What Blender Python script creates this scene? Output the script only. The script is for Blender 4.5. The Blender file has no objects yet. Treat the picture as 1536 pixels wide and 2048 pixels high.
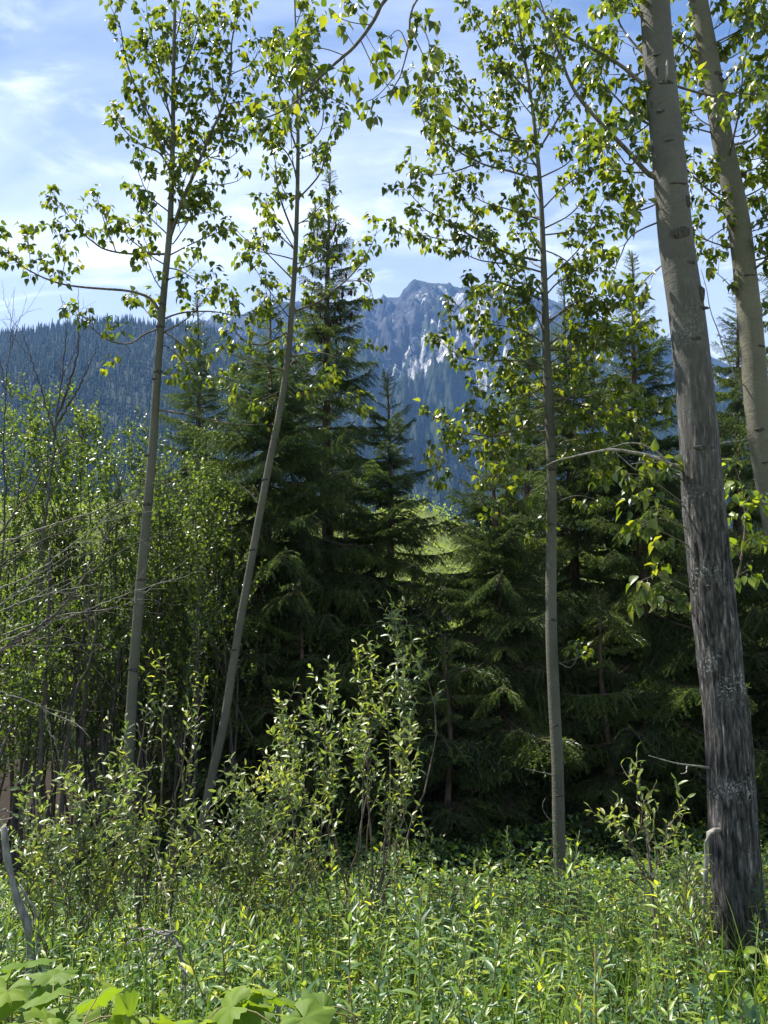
import bpy, math, random
import numpy as np
from mathutils import Vector, Matrix

rng = np.random.default_rng(11)
random.seed(11)
scene = bpy.context.scene
COL = scene.collection

# ------------------------------------------------------------------ camera
CAM_Z, PITCH, FPX = 1.6, math.radians(10.0), 1547.0      # focal length in photo pixels (1536 x 2048)
cam_d = bpy.data.cameras.new('camera')
cam_d.sensor_fit = 'VERTICAL'; cam_d.sensor_height = 36.0; cam_d.lens = 36.0 * FPX / 2048.0
cam_d.clip_start = 0.05; cam_d.clip_end = 20000
cam = bpy.data.objects.new('camera', cam_d); COL.objects.link(cam)
cam.location = (0, 0, CAM_Z); cam.rotation_euler = (math.pi / 2 + PITCH, 0, 0)
scene.camera = cam

# ------------------------------------------------------------------ world, sun, exposure
SUN_EL, SUN_AZ = math.radians(61), math.radians(-59)      # azimuth from +Y, negative = towards -X
world = bpy.data.worlds.new('World'); scene.world = world; world.use_nodes = True
def build_world():
    nt = world.node_tree; n = nt.nodes; l = nt.links; n.clear()
    out = n.new('ShaderNodeOutputWorld'); bg = n.new('ShaderNodeBackground')
    sky = n.new('ShaderNodeTexSky'); sky.sky_type = 'NISHITA'; sky.sun_disc = False
    sky.sun_elevation = SUN_EL; sky.sun_rotation = SUN_AZ % (2 * math.pi)
    sky.altitude = 800; sky.air_density = 1.0; sky.dust_density = 0.1; sky.ozone_density = 5.0
    tc = n.new('ShaderNodeTexCoord'); sep = n.new('ShaderNodeSeparateXYZ'); l.new(tc.outputs['Generated'], sep.inputs[0])
    def mth(op, a, b=None, c=None):
        m = n.new('ShaderNodeMath'); m.operation = op
        for i, x in enumerate((a, b, c)):
            if x is None: continue
            if isinstance(x, (int, float)): m.inputs[i].default_value = x
            else: l.new(x, m.inputs[i])
        return m.outputs[0]
    zc = mth('MAXIMUM', mth('ADD', sep.outputs['Z'], 0.12), 0.03)
    px = mth('DIVIDE', sep.outputs['X'], zc); py = mth('DIVIDE', sep.outputs['Y'], zc)
    def layer(sx, sy, rot, scale, detail, dist, lo, hi, seed):
        cb = n.new('ShaderNodeCombineXYZ'); l.new(px, cb.inputs[0]); l.new(py, cb.inputs[1]); cb.inputs[2].default_value = seed
        mp = n.new('ShaderNodeMapping'); mp.inputs['Rotation'].default_value = (0, 0, rot); mp.inputs['Scale'].default_value = (sx, sy, 1)
        l.new(cb.outputs[0], mp.inputs[0])
        no = n.new('ShaderNodeTexNoise'); no.inputs['Scale'].default_value = scale; no.inputs['Detail'].default_value = detail
        no.inputs['Roughness'].default_value = 0.58; no.inputs['Distortion'].default_value = dist
        l.new(mp.outputs[0], no.inputs['Vector'])
        mr = n.new('ShaderNodeMapRange'); mr.interpolation_type = 'SMOOTHSTEP'
        mr.inputs['From Min'].default_value = lo; mr.inputs['From Max'].default_value = hi
        l.new(no.outputs['Fac'], mr.inputs['Value']); return mr.outputs[0]
    veil = layer(0.55, 1.5, 0.35, 0.8, 6, 0.7, 0.50, 0.78, 5.2)
    wisp = layer(0.9, 2.2, 0.95, 1.7, 10, 1.8, 0.50, 0.80, 8.1)
    lowr = n.new('ShaderNodeMapRange'); lowr.interpolation_type = 'SMOOTHSTEP'; lowr.inputs['From Min'].default_value = 0.64; lowr.inputs['From Max'].default_value = 0.37
    l.new(sep.outputs['Z'], lowr.inputs['Value'])
    fac = mth('ADD', mth('MULTIPLY', veil, mth('ADD', 0.34, mth('MULTIPLY', lowr.outputs[0], 0.40))), mth('MULTIPLY', wisp, 0.46))
    fac = mth('ADD', fac, mth('MULTIPLY', lowr.outputs[0], 0.32))
    fac = mth('MINIMUM', fac, 0.9)
    mix = n.new('ShaderNodeMix'); mix.data_type = 'RGBA'
    l.new(fac, mix.inputs[0]); l.new(sky.outputs[0], mix.inputs[6]); mix.inputs[7].default_value = (14.5, 14.9, 15.3, 1)
    l.new(mix.outputs[2], bg.inputs['Color']); bg.inputs['Strength'].default_value = 0.055
    l.new(bg.outputs[0], out.inputs[0])
build_world()
sun_d = bpy.data.lights.new('sun', 'SUN'); sun_d.energy = 5.0; sun_d.angle = math.radians(0.53); sun_d.color = (1.0, 0.95, 0.87)
sun = bpy.data.objects.new('sun', sun_d); COL.objects.link(sun); sun.location = (-20, 30, 60)
SUN_DIR = Vector((math.sin(SUN_AZ) * math.cos(SUN_EL), math.cos(SUN_AZ) * math.cos(SUN_EL), math.sin(SUN_EL)))
sun.rotation_euler = (-SUN_DIR).to_track_quat('-Z', 'Y').to_euler()
vs = scene.view_settings
vs.view_transform = 'Standard'; vs.look = 'None'; vs.gamma = 1.0; vs.exposure = 1.48; vs.use_curve_mapping = False
cy = scene.cycles
cy.max_bounces = 4; cy.diffuse_bounces = 3; cy.glossy_bounces = 1; cy.transmission_bounces = 2; cy.volume_bounces = 0; cy.use_light_tree = False
cy.transparent_max_bounces = 6; cy.sample_clamp_indirect = 6; cy.sample_clamp_direct = 0
cy.use_adaptive_sampling = False; cy.use_denoising = True; cy.caustics_reflective = False; cy.caustics_refractive = False

# ------------------------------------------------------------------ helpers
CP, SP = math.cos(PITCH), math.sin(PITCH)
def ray(px, py):
    cx, cyy = (px - 768.0) / FPX, (1024.0 - py) / FPX
    return np.array([cx, CP - cyy * SP, SP + cyy * CP])
def at(px, py, Y):
    d = ray(px, py); return np.array([0, 0, CAM_Z]) + d * (Y / d[1])
def depth_at(px, py, Y): return Y / ray(px, py)[1]
def slope_uv(px, py):
    d = ray(px, py); return d[0] / d[1], d[2] / d[1]

def _hash(i):
    i = (i.astype(np.int64) * 374761393 + 668265263) & 0xffffffff
    i = ((i ^ (i >> 13)) * 1274126177) & 0xffffffff
    return (i ^ (i >> 16)) & 0xffffffff
def noise3(p, seed=0):
    p = np.asarray(p, float); i = np.floor(p).astype(np.int64); f = p - i; w = f * f * (3 - 2 * f); out = 0
    for dx in (0, 1):
        for dy in (0, 1):
            for dz in (0, 1):
                k = (i[..., 0] + dx) * 73856093 ^ (i[..., 1] + dy) * 19349663 ^ (i[..., 2] + dz) * 83492791 ^ (seed * 2654435)
                h = _hash(k) / 4294967295.0
                out = out + h * np.where(dx, w[..., 0], 1 - w[..., 0]) * np.where(dy, w[..., 1], 1 - w[..., 1]) * np.where(dz, w[..., 2], 1 - w[..., 2])
    return out
def fbm(p, oct=4, seed=0, gain=0.5, ridged=False):
    p = np.asarray(p, float); a, s, t = 1.0, 0.0, 0.0
    for o in range(oct):
        v = noise3(p * (2 ** o) + o * 17.3, seed + o)
        if ridged: v = 1 - np.abs(2 * v - 1)
        s = s + a * v; t += a; a *= gain
    return s / t
def p3(x, y, z=0.0):
    x, y = np.broadcast_arrays(np.asarray(x, float), np.asarray(y, float)); return np.stack([x, y, np.full_like(x, z) if np.isscalar(z) else z], -1)
def sstep(a, b, x):
    t = np.clip((np.asarray(x, float) - a) / (b - a), 0, 1); return t * t * (3 - 2 * t)
def gz(x, y):
    x = np.asarray(x, float); y = np.asarray(y, float)
    z = -0.72 * sstep(1.6, 7.5, y) + 0.10 * (fbm(p3(x * 0.8, y * 0.8), 3, 5) - 0.5) * sstep(-1, 2, y)
    bank = (13.6 - 2.2 * np.tanh(x / 14.0) + 3.2 * (fbm(p3(x * 0.09, y * 0.02), 3, 9) - 0.5)) * sstep(27, 74, y)
    bank = bank + 1.9 * np.exp(-((x - 2.6) / 4.2) ** 2) * sstep(46, 66, y)
    return z + bank - 0.9 * sstep(80, 200, y)
def gzf(x, y): return float(gz(x, y))

def nrm(v): return v / np.maximum(np.linalg.norm(v, axis=-1, keepdims=True), 1e-9)
def frames(d, n0):
    d = nrm(d); s = nrm(np.cross(d, n0)); n = np.cross(s, d); return np.stack([s, d, n], -1)

class Geo:
    def __init__(self): self.v = []; self.q = []; self.t = []; self.rq = []; self.rt = []; self.n = 0
    def add(self, V, quads=None, tris=None, r=0.0):
        V = np.asarray(V, float).reshape(-1, 3)
        for F, A, R in ((quads, self.q, self.rq), (tris, self.t, self.rt)):
            if F is None or len(F) == 0: continue
            F = np.asarray(F, np.int64); A.append(F + self.n); R.append(np.broadcast_to(np.asarray(r, float), (len(F),)))
        self.v.append(V); self.n += len(V)
    def stamp(self, T, pos, R, scale, r=None):
        V, Q, Tr = T; N = len(pos); k = len(V)
        if N == 0: return
        sc = np.asarray(scale, float); sc = sc.reshape(N, 1, -1) if sc.ndim else sc
        W = np.einsum('nij,nkj->nki', R, V[None] * sc) + np.asarray(pos)[:, None, :]
        off = (np.arange(N) * k)[:, None, None]
        r = rng.random(N) if r is None else r
        q = (Q[None] + off).reshape(-1, 4) if len(Q) else None; t = (Tr[None] + off).reshape(-1, 3) if len(Tr) else None
        V2 = W.reshape(-1, 3)
        for F, A, RR, m in ((q, self.q, self.rq, len(Q)), (t, self.t, self.rt, len(Tr))):
            if F is not None: A.append(F + self.n); RR.append(np.repeat(r, m))
        self.v.append(V2); self.n += len(V2)
    def mesh(self, name, mat, smooth=True, origin=None):
        V = np.concatenate(self.v) if self.v else np.zeros((0, 3))
        if origin is not None: V = V - np.asarray(origin)
        q = np.concatenate(self.q) if self.q else np.zeros((0, 4), np.int64); t = np.concatenate(self.t) if self.t else np.zeros((0, 3), np.int64)
        me = bpy.data.meshes.new(name); me.vertices.add(len(V)); me.vertices.foreach_set('co', V.astype(np.float32).ravel())
        idx = np.concatenate([q.ravel(), t.ravel()]).astype(np.int32); me.loops.add(len(idx)); me.loops.foreach_set('vertex_index', idx)
        me.polygons.add(len(q) + len(t))
        st = np.concatenate([np.arange(len(q)) * 4, len(q) * 4 + np.arange(len(t)) * 3]).astype(np.int32)
        me.polygons.foreach_set('loop_start', st)
        me.update(calc_edges=True)
        if smooth: me.polygons.foreach_set('use_smooth', np.ones(len(me.polygons), bool))
        a = me.attributes.new('rnd', 'FLOAT', 'FACE')
        rr = np.concatenate([np.concatenate(self.rq) if self.rq else np.zeros(0), np.concatenate(self.rt) if self.rt else np.zeros(0)])
        a.data.foreach_set('value', rr.astype(np.float32))
        me.materials.append(mat); return me
    def tube(self, P, R, sides=6, cap=True, r=0.0):
        P = np.asarray(P, float); R = np.broadcast_to(np.asarray(R, float), (len(P),))
        T = nrm(np.gradient(P, axis=0)); ref = np.array([0.31, 0.2, 0.93]) if abs(T[0, 2]) < .85 else np.array([0.95, 0.3, 0.1])
        a = nrm(np.cross(T, ref)); b = np.cross(T, a); th = np.arange(sides) * 2 * math.pi / sides
        V = P[:, None] + R[:, None, None] * (a[:, None] * np.cos(th)[None, :, None] + b[:, None] * np.sin(th)[None, :, None])
        n = len(P); i = np.arange(n - 1)[:, None] * sides; j = np.arange(sides)[None]; k = (j + 1) % sides
        Q = np.stack([i + j, i + k, i + sides + k, i + sides + j], -1).reshape(-1, 4)
        tr = None; V = V.reshape(-1, 3)
        if cap:
            V = np.concatenate([V, P[-1:] + T[-1:] * R[-1]]); e = (n - 1) * sides
            tr = np.stack([e + np.arange(sides), e + (np.arange(sides) + 1) % sides, np.full(sides, n * sides)], -1)
        self.add(V, Q, tr, r)

def curve(P, n):
    """Catmull-Rom through the points, n samples"""
    P = np.asarray(P, float); m = len(P)
    if m == 2: return P[0] + (P[1] - P[0]) * np.linspace(0, 1, n)[:, None]
    d = np.concatenate([[0], np.cumsum(np.linalg.norm(np.diff(P[:, :3], axis=0), axis=1))]); d /= d[-1]
    E = np.concatenate([2 * P[:1] - P[1:2], P, 2 * P[-1:] - P[-2:-1]])
    s = np.linspace(0, 1, n); i = np.clip(np.searchsorted(d, s, 'right') - 1, 0, m - 2)
    t = ((s - d[i]) / np.maximum(d[i + 1] - d[i], 1e-9))[:, None]
    a, b, c, e = E[i], E[i + 1], E[i + 2], E[i + 3]
    return 0.5 * (2 * b + (c - a) * t + (2 * a - 5 * b + 4 * c - e) * t ** 2 + (3 * b - a - 3 * c + e) * t ** 3)

def link(o, parent=None):
    COL.objects.link(o)
    if parent is not None: o.parent = parent
    return o
def tag(o, label, cat, group=None, kind=None):
    o['label'] = label; o['category'] = cat
    if group: o['group'] = group
    if kind: o['kind'] = kind
    return o
def empty(name, loc):
    o = bpy.data.objects.new(name, None); o.location = tuple(loc); o.empty_display_size = 0.2; return link(o)
def obj(name, me, parent=None, loc=None, mtx=None):
    o = bpy.data.objects.new(name, me); link(o, parent)
    if mtx is not None: o.matrix_local = mtx
    elif loc is not None: o.location = tuple(loc)
    return o
def mtx(R, pos, s):
    s = np.broadcast_to(np.asarray(s, float), (3,)); M = np.eye(4); M[:3, :3] = R * s[None, :]; M[:3, 3] = pos; return Matrix(M.tolist())

# ------------------------------------------------------------------ materials
def new_mat(name):
    m = bpy.data.materials.new(name); m.use_nodes = True; nt = m.node_tree; nt.nodes.clear()
    return m, nt.nodes, nt.links
def ramp(n, stops):
    r = n.new('ShaderNodeValToRGB'); e = r.color_ramp.elements
    while len(e) < len(stops): e.new(0.5)
    for x, (p, c) in zip(e, stops): x.position = p; x.color = (*c, 1)
    return r
def tex(n, l, scale, detail=4, dim=(1, 1, 1), dist=0.0, rough=0.55, src='Object'):
    tc = n.new('ShaderNodeTexCoord'); mp = n.new('ShaderNodeMapping'); mp.inputs['Scale'].default_value = dim
    l.new(tc.outputs[src], mp.inputs[0]); no = n.new('ShaderNodeTexNoise')
    no.inputs['Scale'].default_value = scale; no.inputs['Detail'].default_value = detail; no.inputs['Distortion'].default_value = dist
    no.inputs['Roughness'].default_value = rough; l.new(mp.outputs[0], no.inputs['Vector']); return no.outputs['Fac']
def mixc(n, l, f, a, b, mode='MIX'):
    m = n.new('ShaderNodeMix'); m.data_type = 'RGBA'; m.blend_type = mode
    for i, x in ((0, f), (6, a), (7, b)):
        if isinstance(x, (int, float)): m.inputs[i].default_value = x
        elif isinstance(x, tuple): m.inputs[i].default_value = (*x, 1)
        else: l.new(x, m.inputs[i])
    return m.outputs[2]
def mathn(n, l, op, a, b=0.0, c=0.0):
    m = n.new('ShaderNodeMath'); m.operation = op
    for i, x in enumerate((a, b, c)):
        if isinstance(x, (int, float)): m.inputs[i].default_value = x
        else: l.new(x, m.inputs[i])
    return m.outputs[0]
def leaf_mat(name, stops, trans, tfac=0.45, rough=0.42, spec=0.5, patchy=False):
    """stops: colours a leaf may have; trans: multiplies the colour for light passing through"""
    m, n, l = new_mat(name)
    at_ = n.new('ShaderNodeAttribute'); at_.attribute_name = 'rnd'; oi = n.new('ShaderNodeObjectInfo')
    r = mathn(n, l, 'FRACT', mathn(n, l, 'ADD', at_.outputs['Fac'], oi.outputs['Random']))
    cr = ramp(n, stops); l.new(r, cr.inputs[0]); col = cr.outputs[0]
    f = tex(n, l, 30, 3); col = mixc(n, l, 0.35, col, mixc(n, l, f, (0.55, 0.6, 0.5), (1.25, 1.2, 1.1)), 'MULTIPLY')
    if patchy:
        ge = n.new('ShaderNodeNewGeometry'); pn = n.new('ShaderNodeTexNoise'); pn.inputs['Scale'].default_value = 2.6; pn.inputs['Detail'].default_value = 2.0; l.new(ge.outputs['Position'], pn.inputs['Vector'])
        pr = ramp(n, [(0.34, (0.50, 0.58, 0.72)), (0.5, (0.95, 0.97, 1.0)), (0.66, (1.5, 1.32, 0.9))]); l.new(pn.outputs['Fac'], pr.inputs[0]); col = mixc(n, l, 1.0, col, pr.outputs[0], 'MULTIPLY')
    b = n.new('ShaderNodeBsdfPrincipled'); l.new(col, b.inputs['Base Color']); b.inputs['Roughness'].default_value = rough
    b.inputs['Specular IOR Level'].default_value = spec
    t = n.new('ShaderNodeBsdfTranslucent'); l.new(mixc(n, l, 1.0, col, trans, 'MULTIPLY'), t.inputs['Color'])
    mx = n.new('ShaderNodeMixShader'); mx.inputs[0].default_value = tfac; l.new(b.outputs[0], mx.inputs[1]); l.new(t.outputs[0], mx.inputs[2])
    o = n.new('ShaderNodeOutputMaterial'); l.new(mx.outputs[0], o.inputs[0]); return m
def finish(n, l, col, rough, bump=None, strength=0.4, dist=0.02, spec=0.3):
    b = n.new('ShaderNodeBsdfPrincipled'); b.inputs['Roughness'].default_value = rough; b.inputs['Specular IOR Level'].default_value = spec
    if isinstance(col, tuple): b.inputs['Base Color'].default_value = (*col, 1)
    else: l.new(col, b.inputs['Base Color'])
    if bump is not None:
        bp = n.new('ShaderNodeBump'); bp.inputs['Strength'].default_value = strength; bp.inputs['Distance'].default_value = dist
        l.new(bump, bp.inputs['Height']); l.new(bp.outputs[0], b.inputs['Normal'])
    o = n.new('ShaderNodeOutputMaterial'); l.new(b.outputs[0], o.inputs[0])

def bark_smooth(name, light, mid, dark, furrow_top=None):
    """poplar bark: pale with dashes across, dark and furrowed below furrow_top (metres above the foot)"""
    m, n, l = new_mat(name)
    big = tex(n, l, 3.0, 5); col = mixc(n, l, big, mid, light)
    fine = tex(n, l, 40, 4, (1, 1, 0.6)); col = mixc(n, l, 0.5, col, mixc(n, l, fine, (0.6, 0.6, 0.6), (1.3, 1.3, 1.28)), 'MULTIPLY')
    dash = tex(n, l, 8, 4, (1, 1, 5.5), 0.9); dr = ramp(n, [(0.30, (1, 1, 1)), (0.36, (0, 0, 0))]); l.new(dash, dr.inputs[0])
    col = mixc(n, l, mathn(n, l, 'MULTIPLY', dr.outputs[0], 0.55), col, dark)
    blot = tex(n, l, 1.7, 6, (1, 1, 0.8), 0.6, 0.62); col = mixc(n, l, 0.8, col, mixc(n, l, blot, (0.45, 0.46, 0.42), (1.5, 1.48, 1.42)), 'MULTIPLY')
    speck = tex(n, l, 26, 2, (1, 1, 2.6)); sr = ramp(n, [(0.27, (1, 1, 1)), (0.31, (0, 0, 0))]); l.new(speck, sr.inputs[0])
    col = mixc(n, l, mathn(n, l, 'MULTIPLY', sr.outputs[0], 0.75), col, dark)
    hgt = mathn(n, l, 'ADD', mathn(n, l, 'MULTIPLY', dash, 0.5), mathn(n, l, 'MULTIPLY', fine, 0.5))
    if furrow_top is not None:
        tc = n.new('ShaderNodeTexCoord'); sp = n.new('ShaderNodeSeparateXYZ'); l.new(tc.outputs['Object'], sp.inputs[0])
        z = mathn(n, l, 'ADD', sp.outputs['Z'], mathn(n, l, 'MULTIPLY', mathn(n, l, 'SUBTRACT', tex(n, l, 5, 5), 0.5), 2.6))
        mr = n.new('ShaderNodeMapRange'); mr.inputs['From Min'].default_value = furrow_top + 1.3; mr.inputs['From Max'].default_value = furrow_top - 0.9
        l.new(z, mr.inputs['Value']); low = mr.outputs[0]
        fur = tex(n, l, 46, 7, (1, 1, 0.17), 0.5, 0.66); fr = ramp(n, [(0.40, (0.010, 0.009, 0.009)), (0.47, (0.040, 0.038, 0.036)), (0.58, (0.085, 0.082, 0.078)), (0.70, (0.30, 0.28, 0.26))]); l.new(fur, fr.inputs[0])
        plate = tex(n, l, 7, 4, (1, 1, 0.6)); lowcol = mixc(n, l, 0.75, fr.outputs[0], mixc(n, l, plate, (0.45, 0.43, 0.42), (1.5, 1.5, 1.52)), 'MULTIPLY')
        lich = tex(n, l, 60, 6, (1, 1, 1), 0.3, 0.7); lr = ramp(n, [(0.54, (0, 0, 0)), (0.60, (1, 1, 1))]); l.new(lich, lr.inputs[0])
        lm = tex(n, l, 1.9, 2); lmr = ramp(n, [(0.56, (0, 0, 0)), (0.64, (1, 1, 1))]); l.new(lm, lmr.inputs[0])
        lowcol = mixc(n, l, mathn(n, l, 'MULTIPLY', lr.outputs[0], lmr.outputs[0]), lowcol, (0.42, 0.44, 0.42))
        col = mixc(n, l, low, col, lowcol)
        hgt = mathn(n, l, 'ADD', mathn(n, l, 'MULTIPLY', hgt, mathn(n, l, 'SUBTRACT', 1.0, low)), mathn(n, l, 'MULTIPLY', fur, mathn(n, l, 'MULTIPLY', low, 2.0)))
    finish(n, l, col, 0.85, hgt, 0.6, 0.02); return m
def bark_plain(name, a, b, scale=18, dim=(1, 1, 0.25)):
    m, n, l = new_mat(name); f = tex(n, l, scale, 5, dim, 0.3); r = ramp(n, [(0.32, a), (0.68, b)]); l.new(f, r.inputs[0])
    finish(n, l, r.outputs[0], 0.9, f, 0.5, 0.01); return m

M = {}
M['poplar_leaf'] = leaf_mat('poplar leaf', [(0.0, (0.036, 0.064, 0.014)), (0.4, (0.066, 0.102, 0.016)), (0.75, (0.11, 0.145, 0.02)), (1.0, (0.19, 0.21, 0.028))], (2.6, 2.4, 0.7), 0.5, 0.36, 0.6)
M['shoot_leaf'] = leaf_mat('young poplar leaf', [(0.0, (0.10, 0.16, 0.02)), (0.6, (0.15, 0.21, 0.024)), (1.0, (0.21, 0.25, 0.03))], (2.3, 2.2, 0.8), 0.5, 0.33, 0.7)
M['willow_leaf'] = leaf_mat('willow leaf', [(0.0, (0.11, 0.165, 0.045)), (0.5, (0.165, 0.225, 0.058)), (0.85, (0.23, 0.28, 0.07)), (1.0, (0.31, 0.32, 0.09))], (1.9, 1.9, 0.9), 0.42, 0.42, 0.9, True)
M['thicket_leaf'] = leaf_mat('thicket leaf', [(0.0, (0.040, 0.072, 0.016)), (0.5, (0.070, 0.112, 0.020)), (1.0, (0.14, 0.185, 0.03))], (2.1, 2.1, 0.9), 0.46, 0.38, 0.6)
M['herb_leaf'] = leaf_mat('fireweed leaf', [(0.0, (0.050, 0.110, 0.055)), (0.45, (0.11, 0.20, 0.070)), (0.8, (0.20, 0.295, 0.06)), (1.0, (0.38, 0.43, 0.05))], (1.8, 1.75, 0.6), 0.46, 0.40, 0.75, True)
M['berry_leaf'] = leaf_mat('thimbleberry leaf', [(0.0, (0.10, 0.17, 0.025)), (0.6, (0.15, 0.23, 0.03)), (1.0, (0.22, 0.29, 0.04))], (1.9, 1.85, 0.5), 0.42, 0.6, 0.3)
M['grass'] = leaf_mat('grass blade', [(0.0, (0.08, 0.15, 0.02)), (0.7, (0.14, 0.22, 0.03)), (1.0, (0.24, 0.27, 0.07))], (1.8, 1.8, 0.8), 0.45, 0.45, 0.4)
M['needle'] = leaf_mat('spruce needles', [(0.0, (0.026, 0.048, 0.019)), (0.45, (0.055, 0.090, 0.030)), (0.75, (0.105, 0.150, 0.045)), (1.0, (0.18, 0.23, 0.06))], (1.6, 1.7, 0.9), 0.36, 0.42, 0.45)
M['far_needle'] = leaf_mat('far conifer', [(0.0, (0.008, 0.018, 0.010)), (0.7, (0.014, 0.028, 0.013)), (0.96, (0.024, 0.042, 0.018)), (1.0, (0.06, 0.055, 0.05))], (1.2, 1.3, 0.9), 0.10, 0.9, 0.05)
M['bank_leaf'] = leaf_mat('bank shrub leaf', [(0.0, (0.14, 0.20, 0.04)), (0.6, (0.22, 0.29, 0.055)), (1.0, (0.34, 0.38, 0.08))], (1.6, 1.6, 0.9), 0.4, 0.6, 0.3)
M['bark_big'] = bark_smooth('furrowed poplar bark', (0.125, 0.121, 0.105), (0.068, 0.066, 0.058), (0.05, 0.045, 0.04), 3.55)
M['bark_pale'] = bark_smooth('pale poplar bark', (0.155, 0.148, 0.113), (0.095, 0.09, 0.07), (0.055, 0.05, 0.045))
M['bark_grey'] = bark_smooth('grey green poplar bark', (0.14, 0.138, 0.108), (0.066, 0.065, 0.051), (0.05, 0.046, 0.04))
M['limb'] = bark_plain('poplar limb bark', (0.06, 0.05, 0.038), (0.15, 0.13, 0.10), 30)
M['spruce_bark'] = bark_plain('spruce bark', (0.035, 0.025, 0.020), (0.13, 0.095, 0.075), 22)
M['twig'] = bark_plain('shrub twig bark', (0.07, 0.055, 0.042), (0.19, 0.155, 0.115), 40)
M['dark_twig'] = bark_plain('dark bare twig bark', (0.035, 0.030, 0.028), (0.10, 0.085, 0.075), 30)
M['dead'] = bark_plain('bleached dead wood', (0.11, 0.10, 0.088), (0.32, 0.30, 0.265), 35)
M['cone'] = bark_plain('spruce cone', (0.03, 0.015, 0.012), (0.075, 0.04, 0.028), 60, (1, 1, 1))
M['knot'] = bark_plain('bark scar', (0.02, 0.018, 0.016), (0.08, 0.07, 0.062), 60)
M['stem'] = leaf_mat('herb stem', [(0, (0.14, 0.16, 0.05)), (1, (0.20, 0.13, 0.07))], (1, 1, 1), 0.05, 0.6, 0.3)

def ground_mat():
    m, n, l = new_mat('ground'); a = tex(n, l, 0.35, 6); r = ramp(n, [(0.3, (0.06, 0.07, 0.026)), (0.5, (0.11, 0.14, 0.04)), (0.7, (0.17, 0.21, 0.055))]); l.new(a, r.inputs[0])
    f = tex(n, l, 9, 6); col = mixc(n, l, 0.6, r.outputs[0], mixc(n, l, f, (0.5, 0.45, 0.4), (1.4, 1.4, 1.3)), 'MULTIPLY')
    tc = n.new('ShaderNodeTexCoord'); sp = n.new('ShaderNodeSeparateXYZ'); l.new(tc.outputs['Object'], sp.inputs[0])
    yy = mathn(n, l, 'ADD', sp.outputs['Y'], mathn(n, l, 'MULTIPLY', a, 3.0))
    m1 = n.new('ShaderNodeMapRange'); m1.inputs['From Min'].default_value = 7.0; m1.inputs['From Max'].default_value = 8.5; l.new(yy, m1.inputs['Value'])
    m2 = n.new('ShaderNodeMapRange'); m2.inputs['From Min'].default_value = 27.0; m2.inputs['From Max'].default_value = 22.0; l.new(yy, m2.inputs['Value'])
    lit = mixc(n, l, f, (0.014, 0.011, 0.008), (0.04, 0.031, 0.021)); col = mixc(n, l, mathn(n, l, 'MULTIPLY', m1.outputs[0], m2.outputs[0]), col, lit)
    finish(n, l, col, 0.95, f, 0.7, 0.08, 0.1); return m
M['ground'] = ground_mat()
def mountain_mat():
    m, n, l = new_mat('mountain rock')
    at_ = n.new('ShaderNodeAttribute'); at_.attribute_name = 'scree'
    g = n.new('ShaderNodeAttribute'); g.attribute_name = 'green'
    rock = tex(n, l, 0.012, 9, (1, 1, 1), 0.4, 0.62); rr = ramp(n, [(0.3, (0.022, 0.023, 0.026)), (0.5, (0.055, 0.056, 0.06)), (0.72, (0.13, 0.13, 0.13))]); l.new(rock, rr.inputs[0])
    fine = tex(n, l, 0.03, 9, (1, 1, 0.55), 0.5, 0.72)
    scr = ramp(n, [(0.3, (0.30, 0.29, 0.28)), (0.65, (0.66, 0.64, 0.61))]); l.new(fine, scr.inputs[0])
    sm = mathn(n, l, 'ADD', at_.outputs['Fac'], mathn(n, l, 'MULTIPLY', mathn(n, l, 'SUBTRACT', fine, 0.5), 2.4))
    sr = ramp(n, [(0.50, (0, 0, 0)), (0.62, (1, 1, 1))]); l.new(sm, sr.inputs[0])
    grn = ramp(n, [(0.3, (0.022, 0.036, 0.016)), (0.7, (0.05, 0.07, 0.028))]); l.new(fine, grn.inputs[0])
    gm = mathn(n, l, 'ADD', g.outputs['Fac'], mathn(n, l, 'MULTIPLY', mathn(n, l, 'SUBTRACT', rock, 0.5), 1.6))
    gr = ramp(n, [(0.42, (0, 0, 0)), (0.58, (1, 1, 1))]); l.new(gm, gr.inputs[0])
    col = mixc(n, l, gr.outputs[0], rr.outputs[0], grn.outputs[0]); col = mixc(n, l, sr.outputs[0], col, scr.outputs[0])
    hgt = mathn(n, l, 'ADD', rock, mathn(n, l, 'MULTIPLY', fine, 0.4))
    finish(n, l, col, 0.95, hgt, 1.0, 40.0, 0.1); return m
M['mountain'] = mountain_mat()
def hill_mat():
    m, n, l = new_mat('forest floor'); f = tex(n, l, 0.02, 6); r = ramp(n, [(0.3, (0.010, 0.016, 0.008)), (0.7, (0.022, 0.03, 0.013))]); l.new(f, r.inputs[0])
    finish(n, l, r.outputs[0], 0.95, None, spec=0.1); return m
M['hill'] = hill_mat()
def rock_mat():
    m, n, l = new_mat('grey boulder'); f = tex(n, l, 3, 7); r = ramp(n, [(0.3, (0.16, 0.16, 0.16)), (0.7, (0.34, 0.34, 0.33))]); l.new(f, r.inputs[0])
    finish(n, l, r.outputs[0], 0.9, f, 0.8, 0.1, 0.2); return m
M['rock'] = rock_mat()

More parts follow.
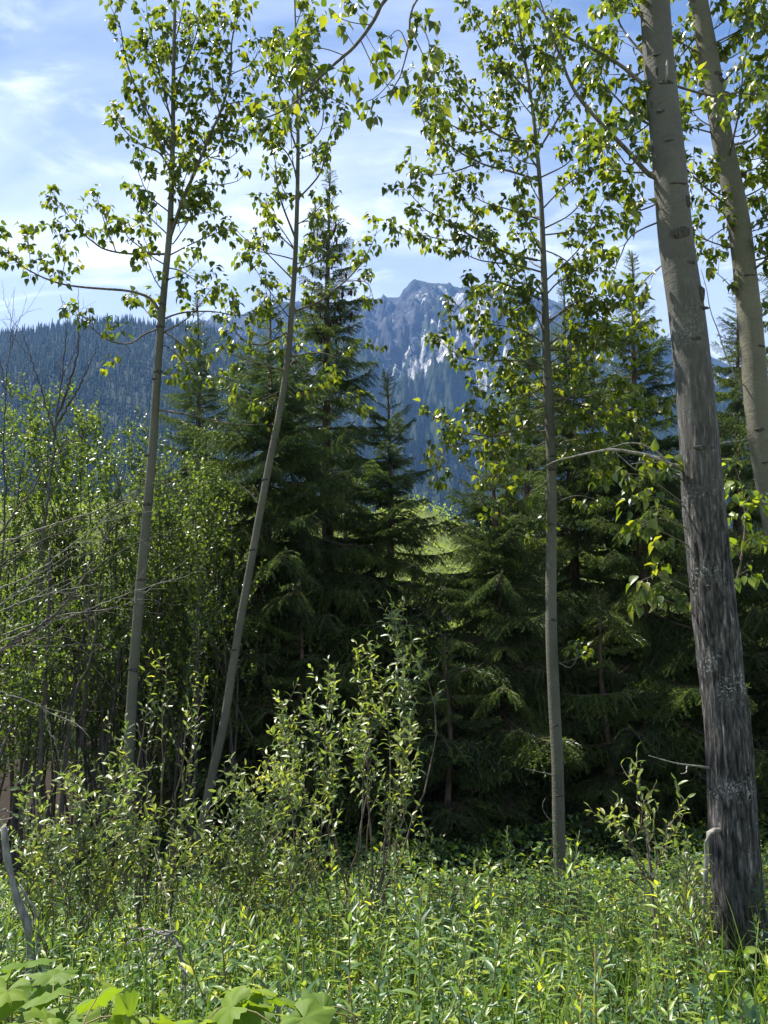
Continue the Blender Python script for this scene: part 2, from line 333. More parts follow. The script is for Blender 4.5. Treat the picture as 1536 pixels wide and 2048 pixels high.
# ------------------------------------------------------------------ leaf and needle shapes
def leaf_shape(ys, ws, fold=0.25, droop=0.1, serr=0.0):
    """blade along +Y, length 1: midrib plus two edges"""
    V, Q, T = [], [], []; n = len(ys)
    for i, (y, w) in enumerate(zip(ys, ws)):
        zc = -droop * y * y; V.append((0, y, zc))
        if 0 < i < n - 1: V += [(-w, y + serr * w, zc + fold * w), (w, y + serr * w, zc + fold * w)]
    mid = lambda i: 0 if i == 0 else 1 + 3 * (i - 1); lf = lambda i: mid(i) + 1; rt = lambda i: mid(i) + 2
    T += [(0, mid(1), lf(1)), (0, rt(1), mid(1))]
    for i in range(1, n - 2): Q += [(mid(i), mid(i + 1), lf(i + 1), lf(i)), (mid(i), rt(i), rt(i + 1), mid(i + 1))]
    k = n - 2; e = mid(n - 1); T += [(mid(k), e, lf(k)), (mid(k), rt(k), e)]
    return np.array(V, float), np.array(Q, np.int64).reshape(-1, 4), np.array(T, np.int64)
L_POPLAR = leaf_shape((0, .08, .28, .55, .8, 1), (0, .22, .36, .29, .12, 0), 0.28, 0.16)
L_POPLAR2 = leaf_shape((0, .10, .30, .55, .8, 1), (0, .20, .33, .26, .11, 0), 0.55, 0.30)
L_WILLOW = leaf_shape((0, .22, .55, .82, 1), (0, .13, .165, .09, 0), 0.35, 0.22)
L_SMALL = leaf_shape((0, .3, .7, 1), (0, .26, .22, 0), 0.3, 0.15)
L_HERB = leaf_shape((0, .18, .45, .75, 1), (0, .085, .105, .06, 0), 0.4, 0.38)
L_HERBUP = leaf_shape((0, .2, .5, .8, 1), (0, .10, .12, .06, 0), 0.4, 0.10)
def palmate():
    V = [(0, 0, 0)]; lobes = [(-1.95, .62), (-1.02, .88), (0, 1.0), (1.02, .88), (1.95, .62)]
    ang = np.linspace(-2.75, 2.75, 31); ring1, ring2 = [], []
    for i, a in enumerate(ang):
        r = 0.30
        for c, h in lobes:
            r = max(r, h * max(0, 1 - (abs(a - c) / 0.66) ** 1.5) + 0.0)
        r = max(r, 0.69 - 0.12 * abs(a) / 2.75); r *= (1.06 if i % 2 else 0.93)
        near = min(abs(a - c) for c, h in lobes); fold = 0.11 * (near / 0.5) - 0.04 + 0.035 * math.sin(i * 2.6)
        ring1.append((0.5 * r * math.sin(a), 0.5 * r * math.cos(a), 0.06 - fold * 0.7)); ring2.append((r * math.sin(a), r * math.cos(a), -0.12 * r * r - fold * 0.9 + 0.03))
    V += ring1 + ring2; n = len(ang); T, Q = [], []
    for i in range(n - 1):
        T.append((0, 1 + i + 1, 1 + i)); Q.append((1 + i, 1 + i + 1, 1 + n + i + 1, 1 + n + i))
    V = np.array(V, float); V[:, 1] += 0.0; return V * 0.62, np.array(Q), np.array(T)
L_PALM = palmate()

def hang_leaves(nodes, out, size, per=5, droop=0.9, spread=0.75, up=0.15):
    """tufts of stalked leaves at the nodes; returns pos, R, scale"""
    n = len(nodes)
    if n == 0: return np.zeros((0, 3)), np.zeros((0, 3, 3)), np.zeros(0)
    k = per; P = np.repeat(nodes, k, 0); O = np.repeat(out, k, 0); N = len(P)
    pet = nrm(O * 0.55 + rng.normal(0, spread, (N, 3)) + np.array([0, 0, up]))
    ln = size * rng.uniform(0.62, 1.12, N); base = P + pet * (ln * rng.uniform(0.35, 0.75, N))[:, None]
    d = nrm(pet * 0.65 + np.array([0, 0, -1.0]) * (droop * rng.uniform(0.45, 1.25, N))[:, None] + rng.normal(0, 0.22, (N, 3)))
    n0 = nrm(pet + np.array([0, 0, 0.55]) + rng.normal(0, 0.45, (N, 3)))
    return base, frames(d, n0), ln

def stem_leaves(P, size, spacing, ang=0.9, up=0.25, jit=0.35, t0=0.1):
    """leaves set alternately along a twig polyline"""
    L = np.linalg.norm(np.diff(P, axis=0), axis=1).sum(); n = max(2, int(L * (1 - t0) / spacing)); s = np.linspace(t0, 1, n)
    C = curve(P, 24); i = np.clip((s * 23).astype(int), 0, 22); pos = C[i] + (C[i + 1] - C[i]) * ((s * 23) - i)[:, None]; T = nrm(C[i + 1] - C[i])
    a = nrm(np.cross(T, np.array([0.3, 0.2, 1.0]))); b = np.cross(a, T); th = np.arange(n) * 2.4 + rng.uniform(0, 6.28)
    lat = a * np.cos(th)[:, None] + b * np.sin(th)[:, None]
    d = nrm(T * math.cos(ang) + lat * math.sin(ang) + np.array([0, 0, up]) + rng.normal(0, jit, (n, 3)))
    n0 = nrm(T * 0.5 + np.array([0, 0, 0.7]) + rng.normal(0, 0.6, (n, 3)))
    return pos, frames(d, n0), size * rng.uniform(0.55, 1.1, n) * (1 - 0.25 * s)

class Leaves:
    """collects the leaves of one plant: those that show largest become objects, the rest one stuff part"""
    def __init__(self): self.p, self.R, self.s, self.o = [], [], [], []
    def add(self, p, R, s, owner=None): self.p.append(p); self.R.append(R); self.s.append(s); self.o += [owner] * len(p)
    def build(self, root, shape, mat, singles, name='leaf', shape2=None):
        if not self.p: return
        p, R, s = np.concatenate(self.p), np.concatenate(self.R), np.concatenate(self.s)
        d = p - np.array([0, 0, CAM_Z]); dep = d[:, 1] * CP + d[:, 2] * SP
        ix = 768 + FPX * d[:, 0] / dep; iy = 1024 - FPX * (d[:, 2] * CP - d[:, 1] * SP) / dep
        vis = (ix > 5) & (ix < 1531) & (iy > 5) & (iy < 2043) & (dep > 0)
        face = np.abs(np.einsum('ni,ni->n', R[:, :, 2], nrm(d)))
        score = np.where(vis, s / np.maximum(dep, .1) * (0.25 + face), 0); order = np.argsort(-score)
        one = np.zeros(len(p), bool); one[order[:singles]] = True; one &= score > 0
        base = np.array(root.location)
        if one.any():
            shapes = [shape] + ([shape2] if shape2 is not None else []); mes = []
            for sh in shapes:
                g = Geo(); g.add(sh[0], sh[1], sh[2]); mes.append(g.mesh(name, mat))
            for j, i in enumerate(np.nonzero(one)[0]):
                obj(name, mes[j % len(mes)], self.o[i] or root, mtx=mtx(R[i], p[i] - base, s[i]))
        rest = ~one
        if rest.any():
            g = Geo(); h = rng.random(len(p)) < (0.5 if shape2 is not None else -1)
            a = rest & ~h; g.stamp(shape, p[a], R[a], s[a])
            if shape2 is not None: a = rest & h; g.stamp(shape2, p[a], R[a], s[a])
            o = obj('foliage', g.mesh('foliage', mat, origin=base), root); o['kind'] = 'stuff'

# ------------------------------------------------------------------ ground, bank, hills, mountain
def sheet(name, X, Y, Z, mat, attrs=()):
    n, m = X.shape; g = Geo(); i = np.arange(n - 1)[:, None] * m; j = np.arange(m - 1)[None]
    Q = np.stack([i + j, i + j + 1, i + m + j + 1, i + m + j], -1).reshape(-1, 4)
    g.add(np.stack([X, Y, Z], -1).reshape(-1, 3), Q); me = g.mesh(name, mat)
    for an, val in attrs:
        a = me.attributes.new(an, 'FLOAT', 'POINT'); a.data.foreach_set('value', val.ravel().astype(np.float32))
    return obj(name, me)
ya = np.concatenate([np.linspace(-120, 0, 12)[:-1], np.linspace(0, 12, 80)[:-1], np.linspace(12, 90, 100)[:-1], np.linspace(90, 400, 30)[:-1], np.linspace(400, 5200, 14)])
ua = np.linspace(-1, 1, 130); UU, YY = np.meshgrid(ua, ya); XX = UU * (14 + np.abs(YY) * 0.95 + np.maximum(YY - 300, 0) * 0.2)
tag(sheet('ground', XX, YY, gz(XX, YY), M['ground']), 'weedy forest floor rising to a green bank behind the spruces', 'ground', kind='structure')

def interp_sil(pts):
    P = [slope_uv(*p) for p in pts]; u = np.array([a for a, b in P]); e = np.array([b for a, b in P]); return lambda q: np.interp(q, u, e)
def conifer_forest(name, label, x, y, z, hmin, hmax):
    g = Geo(); N = len(x); h = rng.uniform(hmin, hmax, N) * rng.uniform(0.7, 1.05, N); r = h * rng.uniform(0.085, 0.125, N)
    sides = 5; V, T = [], []
    for k, (z0, z1, rr) in enumerate(((0.08, 0.55, 1.0), (0.36, 0.80, 0.70), (0.64, 1.0, 0.42))):
        b = len(V)
        for s in range(sides): a = s * 2 * math.pi / sides + k * 0.6; V.append((rr * math.cos(a), rr * math.sin(a), z0 - (0.05 if s % 2 else 0)))
        V.append((0, 0, z1)); T += [(b + s, b + (s + 1) % sides, b + sides) for s in range(sides)]
    th = rng.uniform(0, 6.28, N); R = np.zeros((N, 3, 3)); R[:, 0, 0] = np.cos(th); R[:, 0, 1] = -np.sin(th); R[:, 1, 0] = np.sin(th); R[:, 1, 1] = np.cos(th); R[:, 2, 2] = 1
    g.stamp((np.array(V), np.zeros((0, 4), np.int64), np.array(T)), np.stack([x, y, z], -1), R, np.stack([r, r, h], -1))
    return tag(obj(name, g.mesh(name, M['far_needle'], smooth=False)), label, 'forest', kind='stuff')

# forested ridge: rises to its crest at YR, then falls away behind it
def make_ridge(sil, y0, z0e, YR, back, seed, amp):
    f = interp_sil(sil)
    def h(u, y):
        zr = CAM_Z + f(u) * YR; t = np.clip((y - y0) / (YR - y0), 0, None)
        up = np.where(t <= 1, z0e + (zr - z0e) * (0.25 * t + 0.75 * t ** 1.15), zr - (t - 1) * (YR - y0) * back)
        nz = (fbm(p3(u * YR * 0.006, y * 0.004), 4, seed) - 0.5) * amp
        return up + nz * np.clip(1.2 - np.abs(t - 0.5) * 1.6, 0.12, 1)
    return h
sil_left = [(-500, 760), (-200, 705), (0, 668), (60, 664), (130, 650), (250, 640), (330, 648), (420, 662), (480, 690), (560, 745), (650, 815), (720, 880), (800, 950), (900, 1020), (1100, 1100), (2200, 1200)]
sil_right = [(-800, 1200), (700, 1080), (820, 1010), (900, 985), (1000, 945), (1150, 895), (1300, 845), (1400, 800), (1536, 745), (1750, 680), (2200, 620)]
hillL = make_ridge(sil_left, 500, 40, 1350, 0.5, 21, 90); hillR = make_ridge(sil_right, 550, 40, 1500, 0.5, 33, 90)
def hill_sheet(name, h, ul, uh, y0, y1, label):
    U, Y = np.meshgrid(np.linspace(ul, uh, 150), np.linspace(y0, y1, 120)); tag(sheet(name, U * Y, Y, h(U, Y), M['hill']), label, 'hill', kind='structure')
hill_sheet('hill', hillL, -0.75, 0.25, 500, 1700, 'dark forested ridge sloping down behind the thicket of bare twigs')
hill_sheet('hill', hillR, 0.0, 0.80, 550, 1900, 'dark forested slope behind the large poplar trunk')
sil_mt = [(-600, 700), (-200, 690), (300, 660), (430, 640), (480, 628), (516, 618), (530, 600), (600, 606), (680, 604), (725, 601), (770, 597), (798, 595), (823, 566), (888, 567), (918, 576), (960, 570), (990, 572), (1010, 566), (1050, 580), (1100, 600), (1200, 640), (1300, 672), (1400, 705), (1536, 760), (1750, 850), (2300, 1000)]
fm = interp_sil(sil_mt); YM = 2800.0
def mountain_h(U, Y):
    zr = CAM_Z + fm(U) * YM; t = (Y - 1050) / (YM - 1050); z0 = 150
    wig = (fbm(p3(U * 9, Y * 0.0016), 3, 40) - 0.5) * 0.10
    rid = fbm(p3((U + wig) * 19, Y * 0.0032), 6, 41, 0.56, ridged=True); det = fbm(p3(U * 60, Y * 0.018), 5, 43, 0.55, ridged=True)
    up = z0 + (zr - z0) * np.where(t < 1, 0.55 * np.clip(t, 0, 1) + 0.45 * np.clip(t, 0, 1) ** 2.0, 1)
    env = np.clip(np.sin(np.clip(t, 0, 1) * math.pi), 0, 1) ** 0.7
    h = up + env * ((rid - 0.62) * 520 + (det - 0.6) * 220) + (1 - env) * (det - 0.6) * 10
    h = np.where(t > 1, h - (t - 1) * 1750 * 0.8, h); return h, rid, det, t
U, Y = np.meshgrid(np.linspace(-0.72, 0.72, 520), np.linspace(1050, 3150, 330)); H, RID, DET, TT = mountain_h(U, Y)
cav = np.clip((0.60 - RID) * 3.0, -1, 1); px_u = 768 + U * FPX * CP
scree = 0.50 + cav * 0.55 + 0.34 * np.exp(-((px_u - 935) / 90) ** 2) + 0.25 * np.exp(-((px_u - 860) / 50) ** 2) * sstep(0.75, 0.5, TT) - 0.9 * sstep(0.90, 1.0, TT) - 0.9 * (1 - sstep(0.42, 0.52, TT)) + (fbm(p3(U * 12, Y * 0.004), 3, 55) - 0.5) * 0.8
green = 0.28 + 0.9 * (1 - sstep(0.3, 0.62, TT)) + 0.22 * sstep(0.93, 0.99, TT) + 0.3 * sstep(0.14, 0.3, U) + (fbm(p3(U * 20, Y * 0.003), 4, 57) - 0.5) * 0.9
tag(sheet('mountain', U * Y, Y, H, M['mountain'], (('scree', scree), ('green', green))), 'rocky mountain face with pale scree gullies and a flat top', 'mountain', kind='structure')

def scatter(h, n, ul, uh, y0, y1, keep=None):
    u = rng.uniform(ul, uh, n); y = np.sqrt(rng.uniform(y0 ** 2, y1 ** 2, n)); 
    if keep is not None: k = keep(u, y); u, y = u[k], y[k]
    return u * y, y, h(u, y)
x, y, z = scatter(hillL, 15000, -0.6, 0.16, 700, 1400); conifer_forest('forest', 'dense dark conifers covering the ridge behind the bare twigs', x, y, z - 0.5, 13, 24)
x, y, z = scatter(hillR, 12000, 0.02, 0.62, 700, 1560); conifer_forest('forest', 'dense dark conifers on the slope behind the large poplar', x, y, z - 0.5, 13, 24)
mh = lambda u, y: mountain_h(u, y)[0]
def tree_line(u, y):
    t = (y - 1050) / (YM - 1050); lim = 0.42 + 0.35 * sstep(0.12, 0.3, u) + 0.25 * sstep(-0.1, -0.3, u) + (fbm(p3(u * 14, y * 0.002), 3, 61) - 0.5) * 0.5
    return t < lim
x, y, z = scatter(mh, 26000, -0.5, 0.55, 1060, 2700, tree_line); conifer_forest('forest', 'conifers climbing the lower mountain below the scree', x, y, z - 0.8, 13, 23)

# leafy cover of the sunlit bank
def bank_cover():
    g = Geo(); n = 26000; u = rng.uniform(-0.6, 0.6, n); y = rng.uniform(30, 78, n); x = u * y; z = gz(x, y)
    lump = fbm(p3(x * 0.35, y * 0.35), 3, 71); hh = rng.uniform(0, 1, n) * np.clip((lump - 0.35) * 4, 0.15, 1.7)
    d = nrm(rng.normal(0, 1, (n, 3)) + np.array([0, 0, 0.5])); R = frames(d, nrm(rng.normal(0, 0.6, (n, 3)) + np.array([0, 0, 1])))
    g.stamp(L_SMALL, np.stack([x, y, z + hh], -1), R, rng.uniform(0.16, 0.42, n))
    tag(obj('ground_cover', g.mesh('ground_cover', M['bank_leaf'])), 'bright green leafy cover on the sunlit bank behind the spruces', 'ground cover', kind='stuff')
bank_cover()
def boulder(px, py, Y, s, k):
    t = np.linspace(0, math.pi, 9); p = np.linspace(0, 2 * math.pi, 13)[:-1]; g = Geo(); c = at(px, py, Y); V = []
    for a in t:
        for b in p: V.append((math.sin(a) * math.cos(b), math.sin(a) * math.sin(b), math.cos(a)))
    V = np.array(V); V *= (0.75 + 0.6 * fbm(V * 1.7 + k * 9, 3, 80))[:, None] * np.array([1.2, 0.9, 0.85]) * s
    n = 12; Q = [(i * n + j, i * n + (j + 1) % n, (i + 1) * n + (j + 1) % n, (i + 1) * n + j) for i in range(8) for j in range(n)]
    g.add(V, Q); o = obj('boulder', g.mesh('boulder', M['rock']), loc=(c[0], c[1], gzf(c[0], c[1]) + s * 0.35))
    return o
for k, (px, py, Y, s, lab) in enumerate(((840, 1085, 42, 1.0, 'grey boulder low on the sunlit bank'), (868, 1096, 43, 0.75, 'smaller grey boulder beside the large one on the sunlit bank'))):
    tag(boulder(px, py, Y, s, k), lab, 'boulder')

# ------------------------------------------------------------------ spruces
def needle_twig(g, P, ln, wd, step, k=3, r0=0.0):
    L = np.linalg.norm(np.diff(P, axis=0), axis=1).sum(); n = max(2, int(L / step)); s = np.linspace(0.02, 1, n)
    C = curve(P, 10) if len(P) > 2 else curve(P, 10); i = np.clip((s * 9).astype(int), 0, 8); pos = C[i] + (C[i + 1] - C[i]) * (s * 9 - i)[:, None]; T = nrm(C[i + 1] - C[i])
    pos = np.repeat(pos, k, 0); T = np.repeat(T, k, 0); N = len(pos)
    a = nrm(np.cross(T, np.array([0.13, 0.2, 0.97]))); b = np.cross(a, T); th = np.tile(np.arange(k) * 2 * math.pi / k, n) + np.repeat(np.arange(n) * 1.9, k) + rng.normal(0, .3, N)
    lat = a * np.cos(th)[:, None] + b * np.sin(th)[:, None]
    d = nrm(T * 0.75 + lat * 0.75); side = nrm(np.cross(d, lat)); l = ln * rng.uniform(.75, 1.15, N)
    V = np.stack([pos - side * wd, pos + side * wd, pos + d * l[:, None]], 1).reshape(-1, 3)
    g.add(V, None, np.arange(3 * N).reshape(-1, 3), np.repeat(np.clip(r0 + 0.42 * np.repeat(s, k) * 0 + rng.normal(0.0, .10, N), 0, 0.8), 1))
def make_bough(kind):
    """bough of unit length along +Y; its droop and twigs depend on the class"""
    g = Geo(); w = Geo(); n_side, sl, needle, wd, step, sub, droop = {
        'large': (17, 0.40, 0.026, 0.0042, 0.0135, True, 0.20), 'mid': (12, 0.40, 0.038, 0.0065, 0.020, True, 0.14), 'small': (6, 0.36, 0.085, 0.014, 0.050, False, 0.0)}[kind]
    s = np.linspace(0, 1, 9); wob = rng.normal(0, 0.015, 2)
    ax = np.stack([wob[0] * np.sin(s * 4), s, -droop * s + 1.1 * droop * s ** 3 * 0.9 + wob[1] * s], -1)
    w.tube(ax, np.linspace(0.013, 0.003, 9) * (1.6 if kind == 'small' else 1), 5)
    needle_twig(g, ax[3:], needle, wd, step, 3, 0.35)
    for k in range(n_side):
        t = 0.10 + 0.86 * (k + rng.uniform(0, .6)) / n_side
        for sd in (-1, 1):
            if rng.random() < 0.08: continue
            c = curve(ax, 60)[int(t * 59)]; L = (sl * (1 - t) ** 0.75 + 0.07) * rng.uniform(0.7, 1.15) * min(1, 0.45 + t * 2.2)
            ang = math.radians(rng.uniform(48, 66)); dz = -droop * 1.4 * L + rng.normal(0, .03)
            e = c + np.array([sd * L * math.sin(ang), L * math.cos(ang), dz]); mid = (c + e) / 2 + np.array([0, 0, 0.05 * L]); e[2] -= (0.30 if kind == 'large' else .15) * L
            P = np.array([c, mid, e]); needle_twig(g, P, needle, wd, step, 3, 0.15 + 0.5 * t); w.tube(curve(P, 4), np.linspace(.0045, .002, 4), 3)
            if sub and L > 0.12:
                C = curve(P, 30); m = int(L / 0.045)
                for q in range(1, m):
                    tt = q / m
                    for s2 in (-1, 1):
                        if rng.random() < 0.15: continue
                        b0 = C[int(tt * 29)]; T = nrm(C[min(29, int(tt * 29) + 1)] - C[int(tt * 29) - 1]); l2 = (0.13 * (1 - tt) + 0.045) * rng.uniform(.7, 1.2) * (L / 0.4) ** 0.5
                        lat = nrm(np.cross(T, [0, 0, 1.0])) * s2; e2 = b0 + (T * 0.65 + lat * 0.75) * l2 + np.array([0, 0, -l2 * rng.uniform(0.1, 0.75)])
                        needle_twig(g, np.array([b0, e2]), needle, wd, step * 1.15, 3, 0.25 + 0.45 * tt * rng.random())
    nq, nt = sum(len(q) for q in w.q), sum(len(t) for t in w.t); V = np.concatenate(w.v); g2 = Geo()
    g2.v, g2.t, g2.rt, g2.n = g.v, g.t, g.rt, g.n; me_n = g2.mesh('bough', M['needle'], smooth=False)
    # wood joined in as a second material
    full = Geo(); full.v = g.v + w.v; full.n = g.n + w.n; full.q = [q + g.n for q in w.q]; full.rq = w.rq; full.t = g.t + [t + g.n for t in w.t]; full.rt = g.rt + w.rt
    bpy.data.meshes.remove(me_n); me = full.mesh('bough', M['needle'], smooth=False); me.materials.append(M['spruce_bark'])
    mi = np.zeros(len(me.polygons), np.int32); mi[:nq] = 1; mi[len(mi) - nt:] = 1; me.polygons.foreach_set('material_index', mi); return me
BOUGH = {k: [make_bough(k) for _ in range(n)] for k, n in (('large', 4), ('mid', 4), ('small', 3))}

def cone_mesh():
    g = Geo(); s = np.linspace(0, 1, 8); g.tube(np.stack([0 * s, 0 * s, -s], -1), 0.17 * np.sin(np.clip(s * 0.94 + 0.06, 0, 1) * math.pi) ** 0.6 * (1 + 0.12 * (np.arange(8) % 2)) + 0.01, 7); return g.mesh('cone', M['cone'])
CONE = cone_mesh()
def spruce(label, top, Y, base_px=None, ratio=0.27, rmax=2.2, low=0.0, dens=1.0, sparse_top=1.2, group=None, cones=0, seed=0, droop=0.0):
    r = np.random.default_rng(500 + seed); tp = at(top[0], top[1], Y); bx = at(base_px, 1500, Y)[0] if base_px is not None else tp[0]
    b = np.array([bx, Y, gzf(bx, Y) - 0.1]); root = empty('spruce_tree', b); tag(root, label, 'spruce tree', group)
    H = tp[2] - b[2]; s = np.linspace(0, 1, 14); P = b + (np.array([tp[0], Y, tp[2]]) - b) * s[:, None]; P[:, 0] += np.sin(s * 5 + seed) * 0.05 * (s * (1 - s) * 4)
    R = (0.0115 * H + 0.015) * (1 - s) ** 0.85 + 0.006; g = Geo(); g.tube(P, R, 9); obj('trunk', g.mesh('trunk', M['spruce_bark'], origin=b), root)
    d = 0.16; az = r.uniform(0, 6.28); cone_spots = []
    # leader shoot wears needles too
    for q in range(2):
        Rm = np.array(Matrix.Rotation(q * 1.5, 3, 'Z') @ Matrix.Rotation(math.radians(84), 3, 'X')); obj('bough', random.choice(BOUGH['small']), root, mtx=mtx(Rm, P[-1] - b - np.array([0, 0, 0.45]), 0.5))
    while d < H - low:
        t = d / H; c = b + (P[-1] - b) * (1 - t); i = (1 - t) * 13; c = P[int(i)] + (P[min(13, int(i) + 1)] - P[int(i)]) * (i - int(i))
        L0 = min(rmax, ratio * d ** 0.92 + 0.07); k = max(3, int(round((3.6 + 1.6 * min(1, d / 3)) * (dens if d > sparse_top else 0.85))))
        for j in range(k):
            a = az + j * 2 * math.pi / k + r.normal(0, .22); L = L0 * r.uniform(.68, 1.18)
            el = math.radians(46 - 40 * min(1, d / (0.35 * H)) - 22 * max(0, (t - 0.35) / 0.65) + r.normal(0, 6) - droop)
            cls = 'small' if L < 0.42 else ('mid' if L < 1.0 else 'large'); me = BOUGH[cls][r.integers(len(BOUGH[cls]))]
            Rm = np.array(Matrix.Rotation(a, 3, 'Z') @ Matrix.Rotation(el, 3, 'X') @ Matrix.Rotation(r.normal(0, .18), 3, 'Y'))
            pos = c - b + np.array([0, 0, r.normal(0, 0.05) * min(1, L)]); wide = r.uniform(0.85, 1.15)
            obj('bough', me, root, mtx=mtx(Rm, pos, (L * wide * (1 if r.random() < .5 else -1), L, L)))
            cone_spots.append((d, pos + Rm @ np.array([0, L, 0]) * 1.0, pos, L))
        az += 1.1 + r.normal(0, .3); d += (0.13 + 0.06 * d ** 0.5 + 0.04 * d) / (dens ** 0.5) * r.uniform(.85, 1.2)
    if cones:
        c2 = [c for c in cone_spots if 1.2 < c[0] < 3.6]
        for q in range(cones):
            dd, tip, pos, L = c2[int(len(c2) * r.random() ** 1.0)]; f = r.uniform(0.15, 0.8); q0 = pos + (tip - pos) * f + np.array([r.normal(0, .05), r.normal(0, .05), -0.03])
            obj('cone', CONE, root, mtx=mtx(np.array(Matrix.Rotation(r.normal(0, .3), 3, 'X')), q0, r.uniform(.08, .125)))
    return root

spruce('tall spruce with clusters of dark brown cones hanging under its narrow spire', (660, 335), 13.0, 652, 0.27, 2.4, 0.3, 1.1, cones=170, seed=1)
spruce('broad dark spruce with wide drooping boughs behind the leaning poplar', (540, 585), 11.0, 548, 0.50, 2.6, 0.2, 1.4, seed=2, droop=4)
spruce('slender spruce with a thin spire behind the straight pale poplar', (395, 590), 17.0, 400, 0.30, 2.6, 0.4, 1.0, seed=3)
spruce('young spruce with a bare whorled leader against the mountain scree', (775, 745), 12.0, 782, 0.42, 2.3, 0.2, 1.1, seed=4)
spruce('light green spruce with layered boughs between the scree view and the slender poplar', (985, 830), 11.0, 985, 0.48, 2.2, 0.1, 1.5, seed=5)
spruce('spruce with a reddish brown trunk just behind the slender grey poplar', (1128, 560), 12.5, 1152, 0.34, 2.5, 0.4, 1.35, seed=6)
spruce('dark spruce with a bare thin spire beside the large furrowed poplar', (1265, 505), 11.5, 1290, 0.33, 2.4, 0.4, 1.35, seed=7)
spruce('spruce with hanging boughs between the two large poplar trunks', (1475, 560), 13.0, 1478, 0.35, 2.5, 0.4, 1.3, seed=8)
spruce('tall spruce whose boughs reach in behind the smooth poplar trunk', (1600, 250), 11.0, 1640, 0.25, 2.4, 0.5, 1.0, seed=9)
spruce('spruce half hidden behind the slender poplar against the mountain shoulder', (1052, 560), 19.0, 1056, 0.28, 2.6, 0.6, 1.2, seed=10)
for k, (px, py, Y, rt) in enumerate(((470, 800, 15, .33), (240, 960, 17, .36), (1210, 900, 16, .32), (1390, 880, 17, .34), (90, 1000, 19, .36), (690, 880, 18, .34), (1010, 930, 19, .34), (340, 1010, 13, .40), (1330, 1080, 14, .40), (1560, 900, 16, .34), (1085, 1110, 14, .42))):
    spruce('shaded spruce filling the gloom behind the front row of trees', (px, py), Y, None, rt, 2.8, 0.05, 0.72, seed=30 + k, group='shaded spruces behind the front row')

for k, (px, py, Y, rt, lab) in enumerate(((600, 1150, 10, .5, 'small young spruce under the boughs of the cone bearing spruce'), (890, 1270, 10, .5, 'small young spruce with a thin trunk beside the upright willow'), (450, 1150, 10.5, .5, 'small young spruce tucked behind the leaning poplar trunk'), (1200, 1180, 10.5, .5, 'small young spruce between the slender grey poplar and the dark spruce'))):
    spruce(lab, (px, py), Y, None, rt, 2.8, 0.05, 0.72, seed=42 + k)

# ------------------------------------------------------------------ poplars
def trunk_mesh(P, R, mat, base, sides=14, rings=60, furrow=0.0, ftop=0.0):
    C = curve(P, rings); RR = np.interp(np.linspace(0, 1, rings), np.linspace(0, 1, len(R)), R) if len(R) != rings else R
    th = np.arange(sides) * 2 * math.pi / sides; z = C[:, 2] - base[2]
    T = nrm(np.gradient(C, axis=0)); a = nrm(np.cross(T, np.array([0, -1.0, 0.02]))); b = np.cross(T, a)
    Rm = np.broadcast_to(RR[:, None], (rings, sides)).copy(); TH, ZZ = np.meshgrid(th, z)
    Rm *= 1 + 0.035 * (fbm(np.stack([np.cos(TH) * 1.3, np.sin(TH) * 1.3, ZZ * 1.4], -1), 3, 91) - 0.5) * 2
    if furrow:
        w = sstep(ftop + 0.6, ftop - 0.8, ZZ); c, s = np.cos(TH), np.sin(TH)
        f = fbm(np.stack([c * 6.5, s * 6.5, ZZ * 2.6], -1), 4, 93, 0.55, ridged=True); f2 = fbm(np.stack([c * 12, s * 12, ZZ * 4.5], -1), 3, 95, 0.5, ridged=True)
        Rm += furrow * w * ((f - 0.62) * 2.2 + (f2 - 0.6) * 0.9); Rm *= 1 + 0.28 * np.exp(-np.clip(ZZ, 0, None) / 0.22)
    V = C[:, None] + Rm[..., None] * (a[:, None] * np.cos(th)[None, :, None] + b[:, None] * np.sin(th)[None, :, None])
    i = np.arange(rings - 1)[:, None] * sides; j = np.arange(sides)[None]; k = (j + 1) % sides
    g = Geo(); g.add(V, np.stack([i + j, i + k, i + sides + k, i + sides + j], -1).reshape(-1, 4)); return g.mesh('trunk', mat, origin=base), C, RR

